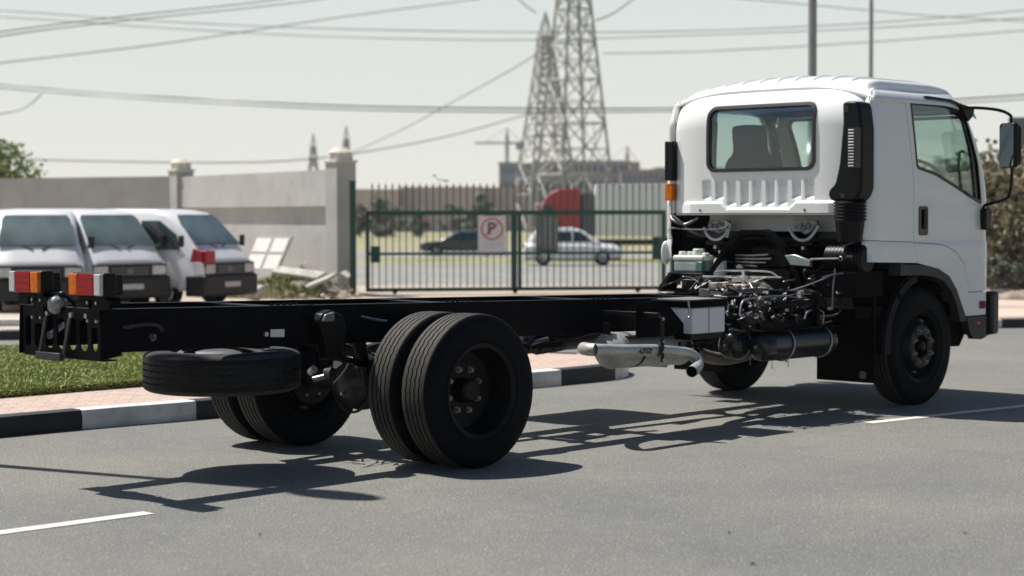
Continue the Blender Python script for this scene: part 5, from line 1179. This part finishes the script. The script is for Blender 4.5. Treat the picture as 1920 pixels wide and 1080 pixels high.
def make_van(lab, loc, head, group, red=False):
    v = empty('parked_van', lab, 'van', loc, head, group); s = .93
    # x forward, nose at x=0
    st = [(-4.45, .50, .95, 1.60, .80, .62), (-4.40, .36, .95, 1.80, .84, .70), (-4.2, .33, .95, 1.90, .845, .72), (-2.5, .32, .95, 1.94, .845, .73), (-1.35, .32, .95, 1.92, .845, .72), (-1.02, .32, .95, 1.87, .845, .70), (-.62, .32, .97, 1.57, .845, .71), (-.32, .34, .97, 1.26, .845, .73), (-.20, .36, .93, 1.11, .84, .75), (-.06, .38, .85, .98, .82, .74), (0, .45, .78, .90, .80, .72)]
    body = loft(st, VW, 'body', v, .0)
    # windscreen on the slope
    mb = MB(); mb.prism([(-.70, .02), (.70, .02), (.62, .72), (.56, .82), (-.56, .82), (-.62, .72)], lambda u, w, t: (-.27-w*.70, u, 1.212+w*.70+.010+.02*t), 0, 1); mb.build('windscreen', VGW, body, 0, .0)
    for sgn in (-1, 1):
        mb = MB(); mb.prism([(-.56, 1.13), (-1.55, 1.13), (-1.55, 1.70), (-1.10, 1.70), (-.66, 1.42)], lambda x, z, t: (x, sgn*(.865-.115*(z-.95)/.9*.95+t*.006), z), 0, 1); mb.build('side_window', VGL, body, 0)
        mb = MB(); mb.prism([(-1.68, 1.15), (-4.1, 1.15), (-4.1, 1.70), (-1.68, 1.70)], lambda x, z, t: (x, sgn*(.865-.115*(z-.95)/.9*.95+t*.006), z), 0, 1); mb.build('rear_side_window', VGL, body, 0)
        mb = MB(); mb.bb(-.02, .017, sgn*.47, sgn*.79, .665, .855); mb.build('headlight', HLB, body, 20, .02)
        mb = MB(); mb.bb(-.10, .02, sgn*.62, sgn*.80, .60, .655); mb.build('indicator_lamp', mat('indicator', (.5, .08, .03), .3), body, 20, .01)
        mb = MB(); mb.tube([(-.52, sgn*.84, 1.2), (-.42, sgn*.95, 1.24)], .012, 6); mb.box((-.42, sgn*.98, 1.30), (.05, .12, .22)); mb.build('door_mirror', VB, body, 30, .015)
        mb = MB(); mb.tube([(-.24, sgn*.08, 1.175), (-.36, sgn*.42, 1.29)], .012, 6); mb.build('wiper', VB, body)
    mb = MB(); mb.bb(-.02, .013, -.80, .80, .60, .88); mb.build('grille', VB, body, 20, .01)
    mb = MB(); mb.tube([(.012, .0+.055*math.cos(a), .745+.035*math.sin(a)) for a in [k_*.524 for k_ in range(13)]], .007, 6); mb.build('badge_ring', HLB, body)
    for zz in (.69, .745, .80):
        mb = MB(); mb.bb(.0135, .02, -.40, .40, zz-.006, zz+.006); mb.build('grille_bar', mat('van_grey_strip', (.25, .27, .29), .5), body, 0)
    for sgn in (-1, 1):
        for xx in (-.62, -1.62):
            mb = MB(); mb.prism([(xx-.006, .42), (xx+.006, .42), (xx+.006, 1.12), (xx-.006, 1.12)], lambda x, z, t: (x, sgn*(.846+.002*t-(.115*max(0, z-.95)/.9)), z), 0, 1); mb.build('door_seam', VB, body, 0)
    mb = MB(); mb.bb(-.04, .016, -.70, .70, .885, .91); mb.build('grille_shadow', mat('van_grey_strip', (.25, .27, .29), .5), body, 20, .01)
    mb = MB(); mb.bb(-.45, .07, -.855, .855, .22, .645); mb.build('bumper', VB, body, 30, .05, 3)
    mb = MB(); mb.bb(.0705, .078, -.25, .25, .40, .50); mb.build('number_plate', mat('plate_white', (.5, .5, .48), .5), body, 0)
    for x in (-.95, -3.35):
        for sgn in (-1, 1): veh_wheel(x, sgn*.74, .32, .19, v, HUB)
    if red:
        mb = MB(); mb.bb(-.16, .035, -.79, -.50, .87, 1.12); mb.prism([(-.30, .9), (-.02, .9), (-.02, 1.10), (-.22, 1.18)], lambda x, z, t: (x, -.85-t, z), 0, .03); mb.build('red_wrap', mat('red_wrap', (.45, .02, .05), .4, 0, .3, 5), body, 20, .02)
    v.scale = (s,)*3; return v
hf = math.atan2(-F.y, -F.x)
def vhead(deg): return hf+R_(deg)
def vloc(px, d): c = P(px, 402, d); return (c.x, c.y, -.03)
make_van('white van at far left with its windscreen behind the left tail lamp', vloc(70, 31.5), vhead(16), 'white vans parked along the wall')
make_van('white van in the middle with its bumper behind the right tail lamp', vloc(243, 32.6), vhead(42), 'white vans parked along the wall')
make_van('white van nearest the leaning panel with a red patch beside its windscreen', vloc(430, 33.8), vhead(62), 'white vans parked along the wall', True)
# cars on the far road: nose at +x
def make_car(name, lab, px, d, colour, L=4.7, head=0, suv=True):
    c = P(px, 402, d); c.z = gz(d)+.005
    v = empty(name, lab, 'car', tuple(c), math.atan2(RT.y, RT.x)+R_(head)); k = 1.0 if suv else .86
    st = [(-L/2, .50, .75, .95*k, .80, .68), (-L/2+.06, .34, .80, 1.02*k, .88, .74), (-L/2+.35, .30, .88, 1.10*k, .92, .80)]
    body = loft(st+[(-1.2, .28, .90, 1.10*k, .92, .80), (.6, .28, .90, 1.08*k, .92, .80), (1.2, .28, .86, 1.02*k, .92, .78), (L/2-.35, .30, .78, .95*k, .90, .74), (L/2-.05, .34, .68, .82*k, .84, .68), (L/2, .42, .62, .74*k, .78, .6)], colour, 'body', v)
    x0 = -L/2+.25 if suv else -L/2+.75
    loft([(x0, .95*k, 1.0*k, 1.15*k, .78, .70), (x0+.3, .95*k, 1.0*k, 1.56*k, .80, .62), (x0+.8, .95*k, 1.0*k, 1.70*k, .80, .60), (.0, .95*k, 1.0*k, 1.72*k, .80, .60), (.45, .95*k, 1.0*k, 1.60*k, .80, .62), (1.25, .95*k, 1.0*k, 1.10*k, .80, .72)], colour, 'cabin', body)
    for sgn in (-1, 1):
        for (a, b, cc, dd, nm) in ((x0+.42, -.95, x0+.30, -.95, 'rear_window'), (-.88, -.05, -.88, -.05, 'side_window'), (.02, .36, .02, .95, 'front_window')):
            mb = MB(); mb.prism([(cc, 1.08*k), (dd, 1.08*k), (b, 1.55*k), (a, 1.55*k)], lambda x, z, t: (x, sgn*(.815-.16*(z/k-1.0)/.6+.006*t), z), 0, 1); mb.build(nm, VGL, body, 0)
        mb = MB(); mb.bb(-L/2-.01, -L/2+.08, sgn*.55, sgn*.80, .78*k, 1.0*k); mb.build('rear_lamp', REDL, body, 20, .02)
        mb = MB(); mb.bb(L/2-.12, L/2+.0, sgn*.45, sgn*.76, .60*k, .75*k); mb.build('headlight', HLB, body, 20, .02)
        for x in (-L/2+.95, L/2-.95): veh_wheel(x, sgn*.82, .36, .22, v, HUB)
    if suv:
        for sgn in (-1, 1): mb = MB(); mb.tube([(x0+.5, sgn*.56, 1.74), (-.1, sgn*.56, 1.77)], .018, 6); mb.build('roof_rail', BLK, body)
    mb = MB(); mb.bb(-L/2+.1, L/2-.15, -.86, .86, .26, .36); mb.build('sill', VB, body, 20, .02)
    if suv: v.scale = (1, 1, 1.05)
make_car('silver_car', 'silver white estate car driving past behind the right half of the gate', 1073, 88, VW)
make_car('dark_car', 'dark blue car behind the no-parking sign', 866, 110, mat('dark_blue_paint', (.012, .022, .04), .25, 0, .1, 2, coat=.5), 4.9, 180, False)
# lorry with red cab and white box trailer
c = P(1010, 402, 98); c.z = gz(98)
lr = empty('box_lorry', 'lorry with red cab and long white box trailer beyond the gate', 'lorry', tuple(c), math.atan2(RT.y, RT.x))
LR = mat('lorry_red', (.42, .018, .03), .3, 0, .1, 1, coat=.4); BOXW = mat('trailer_white', (.86, .87, .85), .5, 0, .08, .6)
mb = MB(); prof = [(0, .5), (0, 2.2), (.25, 3.1), (.6, 3.55), (1.1, 3.75), (2.1, 3.8), (2.15, 3.0), (2.15, .9), (1.9, .5)]; mb.prism(prof, lambda u, v, t: (u, t, v), -1.2, 1.2); cabL = mb.build('lorry_cab', LR, lr, 30, .05)
mb = MB(); mb.prism([(-.01, 2.0), (.2, 2.9), (.8, 2.9), (.8, 2.0)], lambda u, v, t: (u, t, v), -1.21, 1.21); mb.build('cab_window', VGL, cabL, 0)
mb = MB(); mb.bb(2.25, 2.9, -1.0, 1.0, 1.2, 3.6); mb.build('reefer_unit', mat('reefer_grey', (.12, .13, .13), .6), lr, 0, .05)
mb = MB(); mb.bb(2.95, 16.0, -1.25, 1.25, 1.30, 4.0); tr_ = mb.build('box_trailer', BOXW, lr, 0, .03)
for k in range(14): mb = MB(); x = 3.4+k*.9; mb.bb(x, x+.06, -1.275, -1.251, 1.35, 3.95); mb.build('box_rib', BOXW, tr_, 0)
mb = MB(); mb.bb(.5, 15.5, -.5, .5, .8, 1.1); mb.bb(6, 11, -1.1, -.9, .45, 1.25); mb.build('chassis', VB, lr, 0)
for x in (1.1, 3.9, 12.4, 13.7, 15.0):
    for sgn in (-1, 1): veh_wheel(x, sgn*1.05, .5, .3, lr, HUB)
# grey sign board right
c = P(1935, 402, 45); c.z = 0; r = empty('grey_signboard', 'plain grey board on a pole behind the mirror at the right edge', 'signboard', tuple(c), math.atan2(RT.y, RT.x)-R_(6))
mb = MB(); mb.bb(-.58, .55, -.04, .04, 3.10, 3.98); mb.build('board', mat('board_grey', (.22, .22, .23), .6, 0, .1, 2), r, 0, .01)
mb = MB(); mb.cyl((.1, .07, 0), (.1, .07, 3.95), .04, n=10); mb.build('pole', GALV, r)
# --- lamp posts
def lamp_post(c, h, r0, lab, arm_dir, grp='street lamp posts', arm=1.6, rt=.6):
    r = empty('street_lamp', lab, 'lamp post', (c[0], c[1], 0), 0, grp); mb = MB(); mb.cyl((0, 0, .25), (0, 0, h), r0, r0*rt, 20); mb.build('pole', GALV, r, 40)
    mb = MB(); mb.bb(-r0*2, r0*2, -r0*2, r0*2, 0, .03); mb.cyl((0, 0, .03), (0, 0, .9), r0*1.5, r0*1.4, 16); mb.build('base', GALV, r, 30, .01)
    a = Vector((math.cos(arm_dir), math.sin(arm_dir), 0)); mb = MB(); mb.tube([(0, 0, h-.05), tuple(a*arm*.25+Vector((0, 0, h+.12))), tuple(a*arm*.7+Vector((0, 0, h+.16)))], [r0*.6, r0*.45, r0*.4], 10, 0, 4); mb.build('arm', GALV, r, 60)
    mb = MB(); q = a*arm*.95+Vector((0, 0, h+.15)); mb.ball(q, (.36, .15, .07), 16, 8, rot=Matrix.Rotation(arm_dir, 3, 'Z')); mb.build('lamp_head', mat('lamp_head_grey', (.35, .36, .37), .4, .3), r, 60)
c = P(1522, 402, 34); lamp_post(c, 9.5, .085, 'thick grey lamp post rising behind the middle of the cab roof', TH-1.2, rt=.85)
c = P(1631.5, 402, 62); lamp_post(c, 10.5, .08, 'thin grey lamp post rising behind the right of the cab roof', TH-1.2, rt=.8)
lamp_post((-2.66, 3.25), 7.45, .075, 'lamp post on the grass island outside the left photo edge', R_(-80), arm=.55)
# --- pylons
def bar(mb, a, b, w):
    mb.cyl(a, b, w, w, 4, cap=False)
def pylon(name, lab, c, h, b0, t0, rot, cat='pylon', w=.155, panels=8, arms=(), curve=1.0, peak=3.0, grp=None, z0=-.8):
    r = empty(name, lab, cat, (c.x, c.y, z0), rot, grp)
    def hw(z): q = z/h; return (b0*(max(0, 1-q))**curve+t0*(1-(max(0, 1-q))**curve))/2
    zs = [0]; q = 1.0
    tot = sum(.86**k for k in range(panels))
    for k in range(panels): zs.append(zs[-1]+h*.86**k/tot)
    cs = [(-1, -1), (1, -1), (1, 1), (-1, 1)]
    for (sx_, sy_) in cs:
        mb = MB()
        for i in range(panels): bar(mb, (sx_*hw(zs[i]), sy_*hw(zs[i]), zs[i]), (sx_*hw(zs[i+1]), sy_*hw(zs[i+1]), zs[i+1]), w*1.25)
        mb.build('leg', PYL, r, 0)
    mb = MB()
    for i in range(panels):
        for k in range(4):
            a = cs[k]; b = cs[(k+1) % 4]; z_, z1_ = zs[i], zs[i+1]; h0, h1 = hw(z_), hw(z1_)
            A = Vector((a[0]*h0, a[1]*h0, z_)); B = Vector((b[0]*h0, b[1]*h0, z_)); C_ = Vector((a[0]*h1, a[1]*h1, z1_)); D = Vector((b[0]*h1, b[1]*h1, z1_))
            bar(mb, A, D, w*.7); bar(mb, B, C_, w*.7); bar(mb, C_, D, w*.7)
            M = (A+D+B+C_)/4; bar(mb, (A+C_)/2, M, w*.5); bar(mb, (B+D)/2, M, w*.5); bar(mb, M, (C_+D)/2, w*.4)
            bar(mb, (A+C_)/2, (A+B)/2*0+A.lerp(D, .25), w*.4); bar(mb, (B+D)/2, B.lerp(C_, .25), w*.4)
    mb.build('bracing', PYL, r, 0)
    for (z, L) in arms:
        for s in (-1, 1):
            mb = MB(); h_ = hw(z); e = Vector((s*(h_+L), 0, z))
            for y in (-h_, h_):
                bar(mb, (s*h_, y, z), e, w*.8); bar(mb, (s*h_, y, z+L*.25), e, w*.7)
                for q in (.3, .6): bar(mb, Vector((s*h_, y, z)).lerp(e, q), Vector((s*h_, y, z+L*.25)).lerp(e, q), w*.4)
            mb.build('cross_arm', PYL, r, 0)
            mb = MB(); mb.cyl(e, e-Vector((0, 0, 2.2)), .09, n=6); mb.build('insulator', PYL, r, 0)
    if peak:
        mb = MB()
        for (sx_, sy_) in cs: bar(mb, (sx_*hw(h), sy_*hw(h), h), (0, 0, h+peak), w*.8)
        mb.build('peak', PYL, r, 0)
    return r
pc = P(1076, 402, 230); pylon('lattice_pylon', 'large near lattice pylon rising out of the picture', pc, 39, 8.0, 1.3, TH+R_(-90+27), panels=9, arms=((32.5, 6), (37, 5)), curve=1.0, grp='lattice pylons')
pc2 = P(1023, 402, 262); pylon('lattice_pylon', 'narrower pointed lattice pylon just left of the large one', pc2, 27.6, 8.6, 1.5, TH+R_(-90+20), panels=9, curve=1.15, peak=3.4, grp='lattice pylons')
for (px, d, h, lab) in ((588, 480, 20.0, 'tiny distant pylon left of the tall wall pillar'), (650, 470, 21.5, 'tiny distant pylon right above the tall wall pillar')):
    q = P(px, 402, d); pylon('lattice_pylon', lab, q, h, 6.0, 1.0, TH, panels=5, peak=3.5, w=.22, curve=1.3, grp='lattice pylons')
# --- power lines (spans between points on their pylons and beyond the frame)
def line(lab, pts, r, n=26):
    P3 = [P(*p) for p in pts]; mb = MB(); mb.tube(P3, r, 6, 0, 8); tag(mb.build('power_line', CABLE, None, 60), lab, 'power line', 'overhead power lines')
def span(lab, a, b, sag, r):
    A, B = P(*a), P(*b); pts = []
    for i in range(25): t = i/24; q = A.lerp(B, t); q.z -= 4*sag*t*(1-t); pts.append(q)
    mb = MB(); mb.tube(pts, r, 6); tag(mb.build('power_line', CABLE, None, 60), lab, 'power line', 'overhead power lines')
line('thick sagging cable crossing the left sky about halfway up, upper strand of the pair', [(-300, 128, 130), (0, 158, 120), (300, 181, 112), (640, 198, 105), (960, 203, 102), (1250, 203, 102), (1600, 196, 104), (1920, 178, 110), (2300, 150, 120)], .055)
line('thick sagging cable crossing the left sky about halfway up, lower strand of the pair', [(-300, 134, 132), (0, 165, 122), (300, 188, 114), (640, 205, 107), (960, 210, 104), (1250, 209, 104), (1600, 202, 106), (1920, 186, 112), (2300, 158, 122)], .045)
line('cable dipping low over the wall top to the pylons', [(-300, 285, 200), (90, 300, 190), (400, 305, 185), (560, 300, 190), (700, 282, 200), (850, 253, 215), (990, 214, 232)], .075)
line('cable climbing from the tiny pylons to the large pylon', [(660, 286, 320), (760, 240, 290), (860, 185, 262), (960, 130, 240), (1010, 98, 232)], .085)
line('steep cable pair crossing the top left corner, upper strand', [(-300, 110, 70), (0, 60, 75), (240, 30, 85), (560, -6, 100), (900, -60, 130)], .03)
line('steep cable pair crossing the top left corner, lower strand', [(-300, 122, 70), (0, 68, 75), (240, 38, 85), (600, -1, 100), (900, -50, 130)], .03)
line('faint cable rising across the upper left below the steep pair', [(-300, 150, 150), (0, 118, 160), (320, 80, 170), (620, 35, 190), (900, -2, 220)], .06)
line('faint level cable through the upper sky behind the pylons, upper strand', [(-300, 10, 200), (0, 20, 200), (300, 40, 200), (600, 53, 200), (960, 60, 200), (1300, 58, 200), (1650, 42, 200), (2000, 12, 200)], .06)
line('faint level cable through the upper sky behind the pylons, lower strand', [(-300, 20, 210), (0, 32, 210), (300, 52, 210), (600, 68, 210), (960, 75, 210), (1300, 66, 210), (1650, 52, 210), (2000, 28, 210)], .06)
line('faint cable right of the large pylon above the cab roof', [(1130, 100, 220), (1300, 97, 220), (1500, 87, 220), (1700, 74, 220), (1950, 55, 220)], .07)
line('faint cable slanting down into the top right corner', [(1350, -6, 180), (1550, 12, 185), (1750, 30, 190), (1960, 42, 195)], .05)
line('short cable curving up right from the large pylon top', [(1118, 38, 230), (1150, 25, 225), (1190, -4, 220)], .09)
line('short cable curving up left from the pointed pylon top', [(1005, 24, 262), (985, 10, 255), (965, -10, 250)], .09)
line('short loop of cable hanging at the left photo edge', [(-60, 215, 118), (10, 212, 118), (50, 200, 118), (78, 176, 118)], .045)
# --- far buildings, cranes, trees
def block(name, lab, px0, px1, ytop, d, depth, m, win=None, cat='building'):
    a = P(px0, 402, d); b = P(px1, 402, d); a.z = b.z = -.8; v = b-a; L = v.length; r = empty(name, lab, cat, (a.x, a.y, -.8), math.atan2(v.y, v.x)); zt_ = 1.656+(402-ytop)*d/FPX+.8
    mb = MB(); mb.bb(0, L, 0, depth, 0, zt_); mb.build('wall', m, r, 0); mb = MB(); mb.bb(-.2, L+.2, -.2, depth+.2, zt_+.002, zt_+.4); mb.build('parapet', m, r, 0)
    if win:
        nx_, nz_ = win; w = L/nx_
        for i in range(nx_):
            for j in range(nz_): mb = MB(); mb.bb(i*w+w*.2, i*w+w*.8, -.06, -.01, zt_*(j+.35)/nz_, zt_*(j+.8)/nz_); mb.build('window', mat('far_window', (.10, .13, .16), .2), r, 0)
    return r
block('glass_building', 'blue grey glass fronted building left of the large pylon base', 936, 1022, 308, 430, 30, mat('bldg_teal', (.16, .23, .26), .4, 0, .15, .1), (10, 4))
block('pale_building', 'pale grey building between the pylon legs', 1022, 1172, 305, 450, 30, mat('bldg_pale', (.36, .38, .40), .8, 0, .15, .1), (12, 4))
block('site_building', 'mauve grey unfinished building left of the cab', 1165, 1256, 322, 440, 30, mat('bldg_mauve', (.24, .22, .25), .8, 0, .2, .15), (9, 3))
block('low_far_block', 'low dark block further right behind the cab', 1230, 1420, 318, 520, 30, mat('bldg_mauve', (.24,)*3))
for i, (p0, p1, yt, lab) in enumerate(((664, 748, 360, 'pink walled house behind the left end of the gate'), (752, 900, 356, 'long pink walled house behind the gate spikes'), (904, 1012, 357, 'pink walled house next to the pylon legs'))):
    block('pink_house', lab, p0, p1, yt, 255+i*4, 12, mat('pink_wall', (.60, .48, .47), .9, 0, .10, .2), None)
def crane(name, lab, px, ytop, d, jl, jr, m):
    c = P(px, 402, d); c.z = -.8; h = 1.656+(402-ytop)*d/FPX+.8; r = empty(name, lab, 'crane', tuple(c), math.atan2(RT.y, RT.x)); mb = MB()
    mb.cyl((0, 0, 0), (0, 0, h), .55, .55, 4); mb.build('mast', m, r, 0); mb = MB(); mb.cyl((-jl, 0, h-2.2), (jr, 0, h-2.2), .4, .4, 4); mb.build('jib', m, r, 0)
    mb = MB(); mb.cyl((0, 0, h), (0, 0, h+2), .4, .1, 4); mb.cyl((0, 0, h+2), (-jl*.7, 0, h-2), .08, n=4); mb.cyl((0, 0, h+2), (jr*.8, 0, h-2), .08, n=4); mb.build('crane_top', m, r, 0); mb = MB(); mb.bb(jr-2.5, jr, -.8, .8, h-4.2, h-2.6); mb.build('counterweight', m, r, 0)
crane('tower_crane', 'grey tower crane left of the pylons', 951, 254, 520, 9.0, 5.0, mat('crane_grey', (.26, .30, .33), .6)); crane('tower_crane', 'orange tower crane right of the pylons', 1176, 290, 470, 7.5, 3.2, mat('crane_orange', (.46, .36, .30), .6))
ft = [(676, 372, 26), (705, 364, 34), (735, 366, 30), (850, 380, 24), (895, 370, 30), (915, 382, 20), (1200, 395, 30), (1120, 392, 20), (790, 388, 16)]
for i, (px, yt, w) in enumerate(ft):
    d = 190+rb.uniform(0, 30); c = P(px, 402, d); c.z = -.8; h = 1.656+(402-yt)*d/FPX+.8
    tree('far_tree', c, h, w*d/FPX*1.1, 420, .5, LEAFD, ['dark tree at the left end of the pink houses', 'taller dark tree second from the left end of the pink houses', 'dark tree third from the left end of the pink houses', 'low dark tree left of the no-parking sign', 'dark tree rising above the no-parking sign', 'small dark tree right above the sign corner', 'dark tree behind the trailer near the cab', 'low tree behind the lorry trailer', 'very low dark tree between the pink houses trees'][i], 'tree', 200+i, 'far trees in front of the houses', zc=.5, rz=.5)
# palm seen through the door glass
c = P(1768, 402, 90); c.z = -.8; r = empty('palm_tree', 'distant palm tree seen through the door window', 'palm tree', tuple(c)); mb = MB(); mb.tube([(0, 0, 0), (.1, 0, 2.5), (0, 0, 4.8)], [.22, .17, .14], 8); mb.build('trunk', BARK, r, 50)
mb = MB(); rg = random.Random(9)
for k in range(22):
    a = 6.283*k/22; e = rg.uniform(-.3, 1.0); pts = [Vector((0, 0, 4.8))+Vector((math.cos(a)*s_, math.sin(a)*s_, s_*e-.35*s_*s_)) for s_ in (0, .5, 1.0, 1.5)]; sd = Vector((-math.sin(a), math.cos(a), 0))
    for i in range(3): w0, w1 = (.08, .2, .16, .02)[i:i+2]; mb.add([pts[i]-sd*w0, pts[i]+sd*w0, pts[i+1]+sd*w1, pts[i+1]-sd*w1], [(0, 1, 2, 3)])
mb.build('crown', LEAFD, r, 0)
# distant band of trees along the horizon, right part
mb = MB(); rg = random.Random(12)
for k in range(60):
    px = 1180+k*16; d = 240+rg.uniform(-12, 12); c = P(px, 402, d); h = rg.uniform(4.0, 6.2); leaves(mb, (c.x, c.y, h*.5-.8), (2.2, 2.2, h*.5), 130, .9, rg)
tag(mb.build('far_wood', LEAF, None, 0), 'hazy belt of far trees behind the cab', 'wood', kind='stuff')
# --- haze
mb = MB(); hc = lat(330, 0, 0); mb.add([lat(-25, -180, -1.9), lat(-25, 260, -1.9), lat(640, 260, -1.9), lat(640, -180, -1.9), lat(-25, -180, 62), lat(-25, 260, 62), lat(640, 260, 62), lat(640, -180, 62)], [(0, 3, 2, 1), (4, 5, 6, 7), (0, 1, 5, 4), (1, 2, 6, 5), (2, 3, 7, 6), (3, 0, 4, 7)])
hm = bpy.data.materials.new('haze_air'); hm.use_nodes = True; hn = hm.node_tree; hn.nodes.remove(hn.nodes['Principled BSDF']); pv = hn.nodes.new('ShaderNodeVolumePrincipled')
pv.inputs['Color'].default_value = (.93, .94, .92, 1); pv.inputs['Density'].default_value = .0002; pv.inputs['Anisotropy'].default_value = .2
hn.links.new(pv.outputs[0], hn.nodes['Material Output'].inputs['Volume'])
HZ = mb.build('haze', hm, None, 0); tag(HZ, 'thin pale haze in the air over the whole place', 'haze', kind='stuff')
